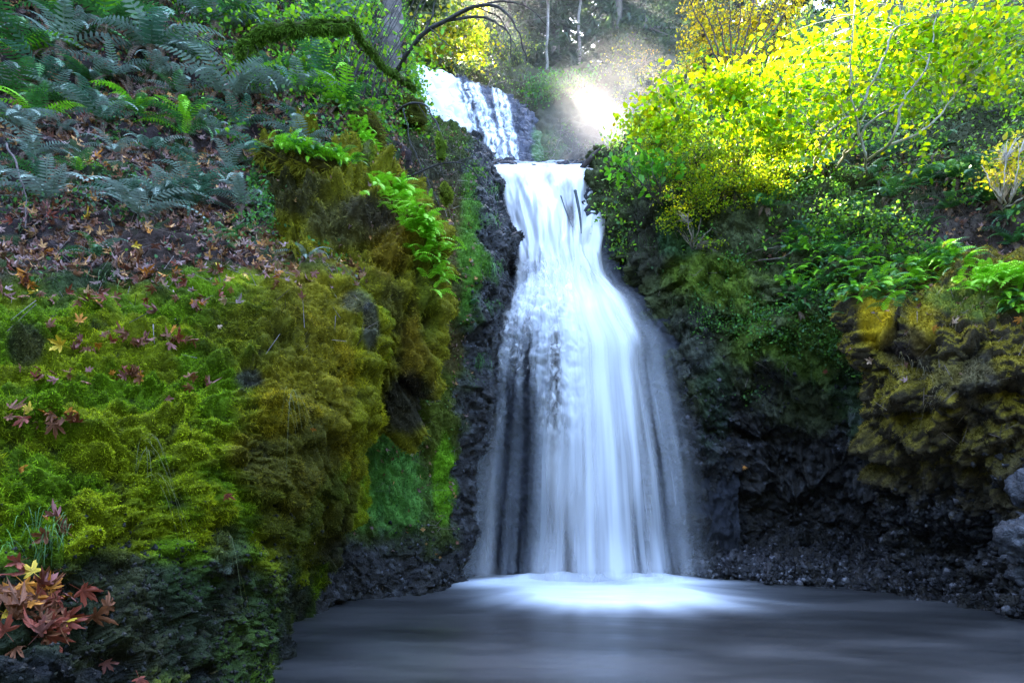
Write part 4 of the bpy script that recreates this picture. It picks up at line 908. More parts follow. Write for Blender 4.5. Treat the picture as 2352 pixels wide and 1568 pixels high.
# ---------- trees and shrubs ----------
def path_px(pts, n=24, jit=0.0):
    P = cr(np.array([W(*p) for p in pts]), n)
    if jit: P = P + fbm(P * 3 + R.random() * 50, 3)[:, None] * jit * np.array([1, .5, .6]) + fbm(P * 3 + 90 + R.random() * 50, 3)[:, None] * jit * np.array([-.5, 1, .6])
    return P
def blobpts(bl, n):
    """points in leafy layers inside picture-placed ellipsoids (px, py, d, rx, ry)"""
    out = []
    tot = sum(b[3] * b[4] for b in bl)
    for (x, y, d, rx, ry) in bl:
        k = max(3, int(n * rx * ry / tot)); c0 = W(x, y, d)
        v = norm(R.normal(size=(k, 3))) * (R.random((k, 1)) ** .42)
        ly = np.linspace(-.85, .85, max(3, int(ry / 16))) + R.normal() * .1; v[:, 2] = ly[np.argmin(np.abs(v[:, 2:3] - ly), 1)] + .07 * R.normal(size=k) - .18 * (v[:, 0] ** 2)
        out.append(c0 + v * np.array([rx, (rx + ry) * .42, ry]) / F * d)
    return np.concatenate(out)
def shrub(name, label, cat, base, stems, blobs, nclump, per, leaf, cols, mat, bark=(.10, .08, .06), stem_r=.02, twig_r=.005, group=None, flat=.6, ntw=None, spread=1.0):
    base = np.array(base, float); t = thing(name, base, label, cat, group)
    tips = blobpts(blobs, nclump)
    paths = []
    for s in stems:
        s = [(a_, b_, c_ - .5 * min(1, k_)) for k_, (a_, b_, c_) in enumerate(s)]; P = path_px(s, 26, .05) if not isinstance(s, np.ndarray) else s
        paths.append(P); b = B(); add_tube(b, P, [stem_r, stem_r * .8, stem_r * .35], np.array(bark), 7, .1)
        obj('stem', b.build('stem', M_BARK, base, True), t)
    if not stems:
        for (x, y, d, rx, ry) in blobs:
            e = W(x, y, d); mid = (base * .45 + e * .55) + R.normal(size=3) * np.array([.15, .1, .05]); P = cr(np.array([base, mid, e]), 16); P = P + fbm(P * 3, 3)[:, None] * .05
            P[0] = base; paths.append(P); b = B(); add_tube(b, P, [stem_r, stem_r * .6, stem_r * .3], np.array(bark), 6, .1); obj('stem', b.build('stem', M_BARK, base, True), t)
    allp = np.concatenate(paths); b = B()
    sel = tips[R.permutation(len(tips))[:(ntw or min(len(tips), 160))]]
    for e in sel:
        d2 = ((allp - e) ** 2).sum(1) + 3 * np.maximum(0, allp[:, 2] - e[2]) ** 2; s0 = allp[np.argmin(d2 + .1 * R.random(len(d2)))]
        m_ = (s0 + e) / 2 + R.normal(size=3) * .06 * np.linalg.norm(e - s0) + UP * .08 * np.linalg.norm(e - s0)
        add_tube(b, cr(np.array([s0, m_, e]), 6), [twig_r * 1.4, twig_r * .5], np.array(bark), 3)
    if len(sel): obj('twigwork', b.build('twigwork', M_BARK, base), t)
    b = B(); N_ = len(tips); pos = np.repeat(tips, per, 0) + R.normal(size=(N_ * per, 3)) * leaf * 1.9 * np.array([1, 1, .45]) * spread
    leafspray(b, pos, leaf, cols, flat)
    obj('foliage', b.build('foliage', mat, base), t)
    return t
YG = [(.20, .36, .008), (.27, .40, .01), (.14, .30, .008), (.34, .38, .012)]; GG = [(.10, .26, .015), (.07, .20, .02), (.14, .32, .02)]; OY = [(.42, .38, .03), (.45, .33, .03), (.36, .36, .03)]
# the big sunlit vine maple at the right, white stems
d0 = 12.6
base = W(1985, 398, 12.9)
shrub('vine_maple', 'largest sunlit yellow green vine maple with pale bent stems on the right bank', 'tree', base,
 [[(1992, 398, 12.9), (1989, 364, 12.8), (1975, 305, 12.6), (1962, 259, 12.4), (1952, 192, 12.2), (1959, 99, 12), (1966, -30, 11.8)],
  [(1994, 368, 12.8), (2045, 330, 12.5), (2062, 282, 12.3), (2076, 234, 12.2), (2102, 195, 12.1), (2140, 130, 12), (2150, 40, 12)],
  [(1930, 374, 12.9), (1975, 316, 12.6), (2012, 268, 12.3), (2060, 240, 12)],
  [(1962, 262, 12.5), (1975, 245, 12.3), (2003, 197, 12.1), (2026, 141, 12), (2052, 70, 11.9), (2092, 54, 11.8)],
  [(1868, 378, 13), (1890, 324, 12.8), (1928, 277, 12.5), (1966, 262, 12.4)],
  [(2040, 335, 12.6), (2110, 305, 12.8), (2160, 262, 13), (2200, 200, 13.2)],
  [(1925, 385, 13), (1950, 330, 12.9), (1985, 262, 12.8)], [(1862, 392, 13.2), (1905, 330, 13), (1945, 240, 12.7), (1960, 170, 12.3)]],
 [(1840, 250, 12.4, 120, 90), (1790, 160, 12.8, 70, 80), (1900, 130, 12.2, 120, 70), (2020, 60, 12, 150, 80), (2170, 60, 12.2, 130, 80), (2290, 70, 12.4, 110, 100), (2030, 170, 12, 110, 70), (2160, 160, 12.3, 110, 60), (2090, 235, 12, 60, 40), (1930, 240, 12, 70, 60), (2290, 180, 12.8, 80, 50), (1880, 330, 12.6, 90, 40), (2120, 370, 12.3, 12, 10), (2090, 310, 12.2, 22, 14)],
 560, 10, .105, YG + [(.10, .24, .01)], M_YLEAF, (.36, .33, .29), .026, .005, ntw=220, spread=1.15)
shrub('vine_maple', 'slender yellow green vine maple leaning over the gap beside the mist', 'tree', W(1700, 400, 13.4), [],
 [(1690, 215, 13, 55, 55), (1640, 190, 13.2, 45, 35), (1665, 300, 13, 50, 26), (1760, 300, 12.8, 50, 34), (1540, 200, 13.6, 26, 36), (1500, 250, 13.8, 30, 30), (1560, 290, 13.4, 60, 40), (1470, 290, 14, 40, 30)], 300, 9, .11, YG, M_YLEAF, (.16, .12, .09), .018, .005)
shrub('snowberry_shrub', 'dense small leaved yellow green shrub overhanging the right side of the fall', 'shrub', W(1640, 500, 13.5), [],
 [(1500, 330, 13.4, 70, 40), (1600, 350, 12.9, 100, 55), (1720, 360, 12.7, 110, 55), (1800, 340, 12.8, 70, 40), (1560, 410, 13, 100, 45), (1680, 430, 12.8, 110, 50), (1760, 420, 12.8, 70, 40), (1600, 470, 13, 60, 30), (1540, 505, 13.2, 28, 24)], 1700, 8, .042, [(.26, .36, .015), (.18, .30, .015), (.10, .20, .02), (.34, .38, .02)], M_YLEAF, (.07, .05, .04), .014, .004, ntw=420)
shrub('young_maple', 'small broad leaved green maple in front of the small leaved shrub', 'shrub', W(1500, 450, 13.1), [[(1520, 470, 13.2), (1480, 430, 13), (1445, 395, 12.8), (1425, 380, 12.7)], [(1520, 470, 13.2), (1510, 420, 12.8), (1500, 385, 12.7)]],
 [(1450, 385, 12.8, 50, 28), (1500, 375, 12.8, 55, 28), (1530, 395, 12.8, 30, 20)], 70, 5, .13, [(.07, .26, .02), (.10, .30, .02)], M_LEAF, (.06, .045, .035), .012, .004)
shrub('low_shrub', 'low yellow green shrub arching over the fern mat left of the path', 'shrub', W(1960, 560, 12), [],
 [(1900, 480, 12, 60, 26), (1970, 500, 11.8, 60, 30), (2050, 520, 11.6, 60, 30), (1860, 530, 12, 40, 20), (2100, 560, 11.4, 40, 22), (2000, 560, 11.6, 60, 20)], 210, 6, .06, [(.18, .32, .02), (.10, .24, .03), (.07, .16, .04)], M_LEAF, (.07, .05, .04), .01, .004)
shrub('sapling', 'small sunlit shrub with bare white stems at the right edge', 'shrub', W(2305, 470, 11.6), [[(2300, 475, 11.6), (2305, 430, 11.6), (2312, 360, 11.5)], [(2308, 475, 11.6), (2330, 430, 11.5), (2345, 350, 11.4)], [(2300, 470, 11.6), (2280, 430, 11.6), (2262, 380, 11.6)], [(2310, 478, 11.6), (2350, 450, 11.4), (2380, 420, 11.3)]],
 [(2310, 365, 11.5, 50, 28), (2345, 340, 11.5, 40, 26), (2280, 400, 11.6, 24, 22), (2340, 400, 11.4, 30, 24)], 110, 6, .07, [(.40, .42, .05), (.50, .44, .08)], M_YLEAF, (.45, .38, .32), .014, .005)
for px, py, d, n, lb in [(2180, 250, 15.5, 150, 'shaded green shrub behind the vine maple trunks'), (2300, 260, 15, 160, 'shaded green shrub at the right edge above the ferns'), (2060, 300, 15.5, 60, 'thin shrub behind the lowest bent stem')]:
    shrub('understory_shrub', lb, 'shrub', W(px, py + 100, d), [], [(px, py, d, 80, 50), (px - 50, py - 60, d, 60, 45), (px + 50, py - 50, d, 60, 50)], n, 7, .08, [(.08, .17, .03), (.14, .24, .02)], M_LEAF, (.06, .05, .045), .02, .006, 'understory shrubs on the right bank')
shrub('twiggy_shrub', 'bare twiggy shrub with yellow tufts on the dark right wall', 'shrub', W(1590, 580, 13.3), [[(1590, 580, 13.4), (1600, 540, 13.2), (1615, 500, 13)], [(1592, 582, 13.4), (1610, 550, 13.1), (1632, 525, 13)], [(1590, 585, 13.4), (1585, 540, 13.3), (1578, 500, 13.2)]], [(1570, 510, 13.2, 30, 24), (1560, 490, 13.2, 24, 20), (1650, 560, 12.9, 60, 20)], 60, 6, .05, YG, M_YLEAF, (.22, .17, .13), .012, .004)
# yellow orange tree beyond, many thin dark stems
st_ = [[(1690 + 6 * k, 215, 21.5), (1690 + (k - 4) * 9, 150, 21), (1690 + (k - 4) * 22 + 8, 60, 20.8), (1690 + (k - 4) * 34 + 14, -40, 20.5)] for k in range(9)]
shrub('autumn_tree', 'glowing orange yellow autumn tree with many thin dark stems beyond the mist', 'tree', W(1700, 232, 21.6), st_,
 [(1610, 100, 21, 60, 60), (1680, 60, 21, 80, 60), (1760, 60, 21, 60, 60), (1800, 110, 21, 40, 40), (1590, 160, 21.4, 40, 30), (1700, 140, 21.5, 60, 40), (1820, 20, 21, 50, 30), (1600, 20, 21, 40, 40)], 760, 7, .075, OY, M_YLEAF, (.07, .045, .04), .03, .007, ntw=300)
shrub('autumn_bush', 'low pinkish brown bush glowing in the mist below the autumn tree', 'shrub', W(1560, 270, 20), [], [(1530, 200, 20, 50, 40), (1600, 215, 20.4, 50, 40), (1480, 140, 24, 50, 30), (1570, 250, 20, 50, 30)], 160, 5, .06, [(.40, .26, .14), (.45, .36, .10)], M_YLEAF, (.30, .2, .16), .012, .008, ntw=150)
# left side trees
trunkb = W(905, 240, 15.4); t = thing('maple_tree', trunkb, 'tall grey barked maple behind the arched mossy branch with green leaves around it', 'tree')
b = B(); add_tube(b, path_px([(900, 290, 15.5), (905, 200, 15.4), (898, 120, 15.6), (898, 60, 15.8), (900, -20, 16), (905, -400, 17)], 40, .06), [.34, .27, .24, .22, .2], np.array((.085, .07, .06)), 14, .18)
obj('trunk', b.build('trunk', M_BARK, trunkb, True), t)
tb = [(640, 60, 14, 90, 60), (760, 110, 14, 80, 60), (700, 170, 13.6, 80, 50), (830, 60, 14.6, 60, 60), (860, 200, 14.6, 70, 60), (960, 130, 15, 50, 60), (780, 20, 14.5, 80, 40), (560, 30, 14, 60, 40), (930, 220, 14.8, 40, 40), (790, 180, 14, 40, 40)]
tips = blobpts(tb, 330); b = B(); pos = np.repeat(tips, 6, 0) + R.normal(size=(len(tips) * 6, 3)) * .22; leafspray(b, pos, .10, [(.14, .34, .02), (.09, .25, .03), (.22, .40, .02)], .6); obj('foliage', b.build('foliage', M_LEAF, trunkb), t)
for pts, r in [([(905, 175, 15.2), (935, 125, 14.8), (975, 75, 14.5), (1025, 48, 14.2), (1090, 15, 14), (1150, 22, 13.8), (1190, 70, 13.6), (1208, 140, 13.5)], .055), ([(1025, 48, 14.2), (1110, 40, 14), (1165, 75, 13.8), (1175, 150, 13.7)], .03), ([(960, 95, 14.6), (985, 50, 14.5), (1005, -20, 14.4)], .03),
               ([(1030, 46, 14.2), (1120, 8, 14), (1200, 12, 13.8), (1260, 60, 13.6)], .022), ([(990, 66, 14.4), (1040, 110, 14), (1110, 120, 13.8)], .014), ([(1090, 15, 14), (1150, 45, 14), (1180, 110, 13.9), (1165, 190, 13.9)], .014)]:
    b = B(); add_tube(b, path_px(pts, 40, .05), [r, r * .7, r * .2], np.array((.035, .03, .028)), 7, .15); obj('branch', b.build('branch', M_BARK, trunkb, True), t)
for k in range(16):
    x = 745 + 9 * k + R.normal() * 6; b = B(); l_ = R.normal() * 20
    add_tube(b, path_px([(x, 265 - 3 * k, 13.4), (x + 22 + l_ * .3, 190 - 3 * k, 13.5), (x + 75 + l_, 60, 13.8), (x + 120 + 1.5 * l_, -30, 14)], 16, .04), [.014, .010, .005], np.array((.035, .028, .026)), 5); obj('shoot', b.build('shoot', M_BARK, trunkb), t)
def fuzz(b, P, rad, n, col, ln=.05, hang=.6, below=0.0):
    k = R.integers(0, len(P), n); a = R.random(n) * 2 * np.pi; T = norm(np.gradient(P, axis=0))[k]; s = norm(np.cross(T, UP + .01)); u = np.cross(s, T)
    d = s * np.cos(a)[:, None] + u * np.sin(a)[:, None]; r = rad[k][:, None] if np.ndim(rad) else rad
    c0 = P[k] + d * r * .9 + np.random.default_rng(1).normal(size=(n, 3)) * .01
    w = norm(d - UP * (hang + below * (d[:, 2:3] < 0))); keep = fbm(c0 * 7, 2) > -.12
    L = ln * (.5 + R.random(n)) * (1 + 2.0 * below * (d[:, 2] < -.2))
    c0, w, L, d = c0[keep], w[keep], L[keep], d[keep]; n = len(c0)
    V, Fc = stamp(BL, BLF, c0, frames(R.normal(size=(n, 3)), w), np.stack([.012 + L * .05, L * .4, L], -1))
    cc = np.array(col) * (1 + .4 * R.normal(size=(n, 1))).clip(.3, 2); b.add(V, Fc, np.repeat(cc, 4, 0))
mb = thing('mossy_branch', W(548, 112, 12), 'thick arched branch shaggy with green moss above the fern hillside', 'branch'); o0 = W(548, 112, 12)
P1 = path_px([(545, 122, 12), (562, 100, 12), (600, 74, 12), (650, 62, 12), (720, 58, 12), (800, 56, 12.1)], 120, .06); r1 = np.interp(np.linspace(0, 1, 120), [0, .3, .7, 1], [.05, .055, .07, .06])
P2 = path_px([(795, 52, 12.1), (812, 62, 12.2), (845, 110, 12.6), (880, 150, 13), (905, 172, 13.4), (935, 190, 13.8), (952, 205, 13.8)], 90, .04); r2 = np.interp(np.linspace(0, 1, 90), [0, .1, .8, 1], [.10, .06, .05, .02])
b = B(); add_tube(b, P1, r1, np.array((.05, .06, .015)), 12, .35); fuzz(b, P1, r1, 30000, (.07, .135, .010), .045, .9, .9); obj('limb', b.build('limb', M_MOSS, o0), mb)
b = B(); add_tube(b, P2, r2, np.array((.05, .06, .015)), 9, .35); fuzz(b, P2, r2, 14000, (.07, .13, .012), .025, .8, .5); obj('branch', b.build('branch', M_MOSS, o0), mb)
def moss_lump(name, label, pts, radii, col, n, cat='moss', ln=.06, below=1.0, jit=.02, o=None):
    P = path_px(pts, 60, jit); r = np.interp(np.linspace(0, 1, 60), np.linspace(0, 1, len(radii)), radii); b = B()
    add_tube(b, P, r, np.array(col) * .35, 10, .5); fuzz(b, P, r, n, col, ln, .8, below)
    ob = obj(name, b.build(name, M_MOSS, P[0]), None, P[0], label, cat); return ob
for k in range(9):
    i = int(12 + R.random() * 100); s0 = P1[i]; b = B(); e = s0 + np.array([R.normal() * .25, -.1 + R.normal() * .1, -.15 - .3 * R.random()])
    add_tube(b, cr(np.array([s0, (s0 + e) / 2 + R.normal(size=3) * .04, e]), 8), [.012, .004], np.array((.05, .05, .03)), 4); fuzz(b, cr(np.array([s0, e]), 20), .012, 160, (.07, .12, .012), .035, 1.0); obj('twig', b.build('twig', M_MOSS, W(548, 112, 12)), mb)
tw = thing('hanging_twig', W(925, 245, 13), 'thin dark twig arching over the left slope with moss clumps hanging from it', 'branch'); o0 = W(925, 245, 13)
for pts, r in [([(905, 262, 13.2), (930, 242, 13), (965, 238, 12.6), (993, 262, 12.3), (1008, 300, 12.1), (1013, 315, 12)], .022), ([(1013, 365, 12), (1016, 395, 12), (1023, 425, 12)], .006), ([(925, 250, 13), (945, 330, 12.8), (985, 420, 12.5), (1010, 470, 12.4)], .012), ([(960, 240, 12.7), (1010, 310, 12.4), (1060, 370, 12.3)], .007)]:
    b = B(); add_tube(b, path_px(pts, 30, .03), [r, r * .6], np.array((.035, .03, .028)), 6, .1); obj('twig', b.build('twig', M_BARK, o0), tw)
moss_lump('moss_clump', 'sausage shaped green moss clump at the tip of the arching twig', [(1010, 303, 12), (1014, 330, 12), (1013, 366, 12)], [.03, .075, .08, .05], (.14, .22, .015), 2600, 'moss', .03, .3)
moss_lump('moss_clump', 'diamond shaped olive moss clump dangling lowest beside the upper fall', [(1021, 418, 12), (1023, 445, 12), (1026, 472, 12)], [.015, .07, .115, .09, .02], (.15, .19, .015), 2600, 'moss', .03, .3)
b = B(); add_tube(b, path_px([(905, 425, 12.4), (950, 402, 12.2), (1000, 380, 12.1), (1050, 373, 12.1), (1090, 392, 12.2), (1112, 425, 12.3)], 40, .04), [.02, .012, .005], np.array((.035, .03, .028)), 6)
add_tube(b, path_px([(1045, 374, 12.1), (1085, 362, 12.3), (1122, 376, 12.5)], 12, .02), [.008, .004], np.array((.035, .03, .028)), 4); o = obj('fallen_branch', b.build('fallen_branch', M_BARK), None, None, 'thin dark curved branch spanning the slope just left of the fall lip', 'branch')
b = B(); add_tube(b, path_px([(820, 410, 11.0), (855, 430, 11), (880, 470, 11), (900, 500, 10.9), (930, 540, 10.9)], 20, .03), [.012, .006], np.array((.05, .04, .035)), 5); obj('fallen_twig', b.build('fallen_twig', M_BARK), None, None, 'thin twig lying across the top of the mossy buttress', 'twig')
# the shaggy moss clump on its log
lg = thing('mossy_log', W(620, 350, 10.5), 'broken log wrapped in hanging yellow moss under the fern mat', 'log'); o0 = W(620, 350, 10.5)
P = path_px([(612, 338, 10.6), (650, 362, 10.4), (700, 378, 10.3), (750, 388, 10.3), (800, 392, 10.5), (822, 388, 10.8)], 120, .08); r = np.interp(np.linspace(0, 1, 120), [0, .2, .6, 1], [.12, .2, .17, .08])
b = B(); add_tube(b, P, r, np.array((.06, .05, .012)), 12, .5); fuzz(b, P, r, 26000, (.17, .15, .012), .06, 1.0, 1.0)
for k in range(26):
    s = P[int(8 + R.random() * 105)]; L = .12 + .30 * R.random(); Q = s + np.array([[0, -.08, -.05], [R.normal() * .03, -.10, -.1 - L * .6], [R.normal() * .04, -.09, -.12 - L]]); add_tube(b, cr(Q, 8), [.05, .035, .012], np.array((.10, .085, .012)), 6, .4); fuzz(b, cr(Q, 20), np.linspace(.05, .015, 20), 420, (.18, .155, .014), .06, 1.0)
obj('trunk', b.build('trunk', M_MOSS, o0), lg)
for pts, rr2 in [([(805, 390, 10.6), (835, 370, 10.9), (848, 330, 11.3)], .10), ([(690, 395, 10.3), (712, 430, 10.1), (740, 455, 10)], .05), ([(835, 355, 11), (850, 395, 10.9), (846, 420, 10.9)], .06)]:
    b = B(); Q = path_px(pts, 40, .04); add_tube(b, Q, [rr2, rr2 * .6], np.array((.06, .07, .015)), 9, .4); fuzz(b, Q, np.linspace(rr2, rr2 * .6, 40), 2500, (.12, .17, .012), .05, .8, .5); obj('limb', b.build('limb', M_MOSS, o0), lg)
moss_lump('mossy_stump', 'rounded mossy root ball at the foot of the grey barked maple', [(930, 235, 14.6), (950, 260, 14.3), (945, 285, 14.3)], [.12, .26, .2], (.11, .12, .012), 4000, 'stump', .07, .4)
moss_lump('mossy_stump', 'shaggy olive stump hung with ferns under the maple trunk', [(830, 270, 12.6), (850, 310, 12.3), (860, 350, 12.1)], [.2, .24, .16], (.12, .11, .014), 5000, 'stump', .09, 1.0)
# loose sticks
def stick(name, label, pts, r, col=(.06, .05, .045), cat='stick', n=24, jit=.02):
    b = B(); add_tube(b, path_px(pts, n, jit), [r, r * .8, r * .35], np.array(col), 6, .15); obj(name, b.build(name, M_BARK), None, None, label, cat)
stick('stick', 'bare upright twig leaning at the far left edge of the litter', [(15, 330, 8.6), (45, 400, 8.3), (58, 450, 8.1), (62, 525, 7.7)], .014, (.12, .09, .085))
stick('stick', 'short upright stalk standing in the moss under the purplish leaf', [(352, 745, 6.4), (353, 775, 6.3), (356, 800, 6.3)], .006, (.16, .13, .11), n=8, jit=0)
stick('stick', 'thick dark stick jammed upright in the upper part of the main fall', [(1321, 438, 15.1), (1328, 470, 14.9), (1333, 505, 14.6), (1335, 536, 14.4)], .035, (.05, .06, .07), jit=0)
stick('stick', 'thin dark stick slanting in the fall left of the thicker one', [(1288, 450, 15.1), (1300, 485, 14.9), (1315, 522, 14.6)], .016, (.05, .06, .07), jit=0)
stick('stick', 'small dark stick lying at the foot of the upper fall', [(1143, 369, 19.5), (1150, 373, 19), (1162, 380, 18)], .03, jit=0)
for k, (pts, r) in enumerate([([(1338, 386, 16.6), (1356, 364, 16.4), (1382, 338, 16.4)], .07), ([(1345, 380, 16.9), (1400, 345, 17), (1440, 330, 17.2)], .05)]):
    stick('log', ['dark broken log leaning up to the right above the fall lip', 'paler log lying behind the leaning broken log'][k], pts, r, (.06, .045, .04), 'log')
stick('fallen_branch', 'long thin grey branch slanting down the right gorge wall', [(1812, 580, 12.4), (1795, 592, 12.3), (1740, 598, 12.7), (1690, 612, 12.9), (1640, 628, 13.1), (1560, 660, 13.4)], .016, (.13, .10, .08), 'branch', 40, .04)
stick('fallen_branch', 'thinner branch above the long grey one on the right wall', [(1810, 565, 12.4), (1760, 570, 12.5), (1700, 590, 12.8), (1650, 600, 13)], .009, (.13, .10, .08), 'branch', 30, .04)
for k, (a_, b_) in enumerate([((655, 900), (663, 945)), ((740, 735), (742, 775)), ((590, 640), (625, 600))]):
    pass
# conifers standing against the sky
def conifer_mesh(seed, h, r0, dead=False, z0=.25, dens=1.0, rmax=2.6):
    g = np.random.default_rng(seed); b = B(); c_ = np.array((.10, .09, .085) if not dead else (.20, .185, .18))
    P = np.stack([np.linspace(0, .3 * g.normal(), 24) + .05 * g.normal(size=24), .05 * g.normal(size=24), np.linspace(0, h, 24)], 1); add_tube(b, P, [r0, r0 * .7, r0 * .3], c_, 9, .1); trunk = b.build('trunk', M_BARK, None, True)
    b, f = B(), B(); nb = int((26 if dead else 130) * dens)
    for k in range(nb):
        z = h * (z0 + (1 - z0) * g.random()); a = g.random() * 6.28; L = rmax * (1.05 - .75 * z / h) * (.5 + .6 * g.random()) * (.7 if dead else 1)
        t = np.linspace(0, 1, 7)[:, None]; d = np.array([math.cos(a), math.sin(a), 0]); Q = np.array([0, 0, z]) + d * L * t + UP * (-.35 * L * t + .12 * L * t ** 2 * (g.random() * 2)) + np.array([-d[1], d[0], 0]) * .1 * L * g.normal() * t ** 2
        add_tube(b, Q, [.03 if not dead else .02, .006], c_ * .8, 3)
        if dead: continue
        m_ = 46; s = g.random(m_) ** .7; pos = np.array([0, 0, z]) + d * L * s[:, None] + UP * (-.35 * L * s[:, None] + .1 * L * s[:, None] ** 2) + g.normal(size=(m_, 3)) * np.array([.16, .16, .06]) * L * .6
        wd = norm(d + g.normal(size=(m_, 3)) * .6 - UP * .4); V, Fc = stamp(np.array([[0, -.5, 0], [1, -.12, 0], [1, .12, 0], [0, .5, 0]]), np.array([[0, 1, 2, 3]]), pos, frames(wd, norm(UP + g.normal(size=(m_, 3)) * .5)), np.stack([.42 * (.5 + g.random(m_)), .16 * np.ones(m_), np.ones(m_)], -1))
        f.add(V, Fc, np.repeat(np.array((.045, .075, .055)) * (.6 + .9 * g.random((m_, 1))), 4, 0))
    return trunk, b.build('branches', M_BARK), (f.build('crown', M_LEAF) if not dead else None)
CM = [conifer_mesh(s, 17 + s, .22 + .03 * s, False, .06, 1.0, 3.0) for s in range(4)]; DM = [conifer_mesh(20 + s, 17, .085, True, .1) for s in range(2)]
def conifer(px, d, z, ms, label, s=1.0, group=None):
    t = thing('conifer', (W(px, 0, d)[0], d, z), label, 'tree', group)
    for n_, m_ in zip(('trunk', 'branches', 'crown'), ms):
        if m_: obj(n_, m_, t)
    t.rotation_euler = (0, 0, R.random() * 6.28); t.scale = (s, s, s)
for k, (px, d) in enumerate([(1257, 35), (1331, 36)]): conifer(px, d, 20.6, DM[k], ['pale bare trunk standing left of the bright sky gap', 'pale bare trunk standing just left of the brightest sky gap'][k])
fr_ = sorted([(1000, 44), (1075, 40), (1140, 43), (1180, 38), (1205, 37), (1234, 39), (1274, 37), (1308, 42), (1386, 40), (1418, 36.5), (1450, 39), (1482, 41), (1520, 43), (1590, 40), (1660, 44), (1730, 40)])
for k, (px, d) in enumerate(fr_): conifer(px, d, 20.0, CM[k % 4], f'dark conifer, {ORD[k]} from the left in the front rank against the sky', .9 + .2 * R.random(), 'front rank of conifers')
bk = sorted([(960, 54), (1030, 57), (1110, 52), (1165, 60), (1215, 55), (1290, 66), (1440, 58), (1495, 52), (1560, 60), (1630, 55), (1700, 58), (1790, 52), (1860, 48), (1950, 50), (2050, 46), (2150, 48), (2260, 44), (2350, 46)])
for k, (px, d) in enumerate(bk): conifer(px, d, 21.0, CM[(k + 1) % 4], f'dark conifer, {ORD[k]} from the left in the rear rank', 1.0 + .3 * R.random(), 'rear rank of conifers')
for k, (x, y, z, s) in enumerate([(-6.6, 34, 20, 1.25), (-5.2, 32, 19.5, 1.2), (-7.9, 32.5, 20, 1.2), (-6.4, 30, 21, 1.0), (-9, 24, 22, 1.1), (-13, 21, 22, 1.2), (-6.5, 29, 24, 1.1), (-17, 25, 25, 1.3), (-12, 30, 27, 1.2), (-20, 18, 22, 1.2)]):  # conifers added to keep sun off the pool and left bank
    t = thing('conifer', (x, y, z), f'tall added sun-blocking conifer, {ORD[k]} of those on top of the left hill', 'tree', 'sun-blocking conifers added on the left hill'); t.scale = (s, s, s)
    for n_, m_ in zip(('trunk', 'branches', 'crown'), CM[k % 4]): obj(n_, m_, t)
# bushes on the wooded hill
bb = [((1480, 60, 36), [(1440, 100, 36, 60, 40), (1500, 70, 36, 60, 50), (1560, 100, 35, 60, 40), (1620, 60, 36, 60, 60), (1470, 20, 37, 60, 30)], 300, .16, [(.05, .08, .05), (.07, .11, .05)], M_LEAF, 'dark leafy thicket in front of the conifers behind the autumn tree', .05),
      ((1060, 120, 30), [(1060, 60, 30, 60, 50), (1010, 100, 30, 60, 50), (1090, 110, 30, 50, 40)], 330, .14, [(.28, .36, .03), (.20, .32, .04), (.38, .36, .03)], M_YLEAF, 'yellow leaved maple glowing left of the conifers', .05),
      ((1120, 200, 29), [(1120, 170, 29, 60, 50), (1060, 180, 29, 50, 40), (1170, 150, 29, 50, 50), (1200, 190, 29, 40, 40)], 120, .08, [(.10, .12, .08), (.09, .15, .05)], M_LEAF, 'grey twiggy thicket above the top of the upper fall', .03),
      ((1260, 250, 27.5), [(1240, 205, 27.5, 40, 34), (1285, 200, 27.2, 44, 34), (1330, 205, 27, 44, 34), (1360, 195, 27, 30, 24), (1280, 235, 27, 50, 26)], 420, .10, [(.06, .17, .07), (.06, .14, .08), (.09, .24, .03)], M_LEAF, 'rounded teal green bush on the hill right of the upper fall', .03),
      ((1430, 220, 27), [(1400, 170, 27, 40, 40), (1440, 130, 27, 50, 40), (1480, 180, 26, 50, 40), (1430, 230, 25, 50, 40)], 150, .09, [(.14, .13, .09), (.10, .15, .07), (.30, .30, .05)], M_LEAF, 'grey brown thicket between teal bush and autumn tree', .03),
      ((1150, 120, 33), [(1150, 110, 33, 50, 60), (1200, 100, 33, 40, 50)], 100, .10, [(.10, .18, .07), (.22, .28, .05)], M_LEAF, 'thin green sapling grove before the leftmost conifers', .03),
      ((1750, 200, 21), [(1740, 220, 20, 60, 24), (1800, 190, 20.5, 60, 40), (1850, 150, 21, 60, 40)], 140, .09, [(.08, .13, .08), (.07, .12, .05)], M_LEAF, 'dim grey green bush behind the slender vine maple', .03),
      ((2050, 150, 21), [(2000, 100, 21, 80, 60), (2120, 90, 20.5, 80, 60), (2230, 60, 20, 80, 60), (2320, 120, 19, 60, 60), (1920, 50, 22, 80, 50)], 420, .11, [(.07, .12, .07), (.09, .16, .05)], M_LEAF, 'dim green thicket high on the right bank behind the leaves', .04),
      ((1260, 380, 21.5), [(1265, 350, 21.5, 22, 30), (1290, 300, 22.5, 30, 30), (1330, 340, 21.5, 40, 24)], 60, .06, [(.10, .09, .07), (.06, .14, .03)], M_LEAF, 'brown brambles on the slope right of the upper fall', .015),
      ((1120, 430, 14.8), [(1085, 390, 14.8, 26, 24), (1050, 350, 16, 30, 20), (1105, 385, 15.2, 14, 16)], 60, .05, [(.08, .18, .03), (.05, .12, .04)], M_LEAF, 'small green bush at the top corner of the left gorge wall', .01)]
for bs, bl, n, lf, cs, mt, lb, sr in bb: shrub('bush', lb, 'bush', W(*bs), [], bl, n, 7, lf, cs, mt, (.13, .11, .10), sr, .008, ntw=min(n, 220))
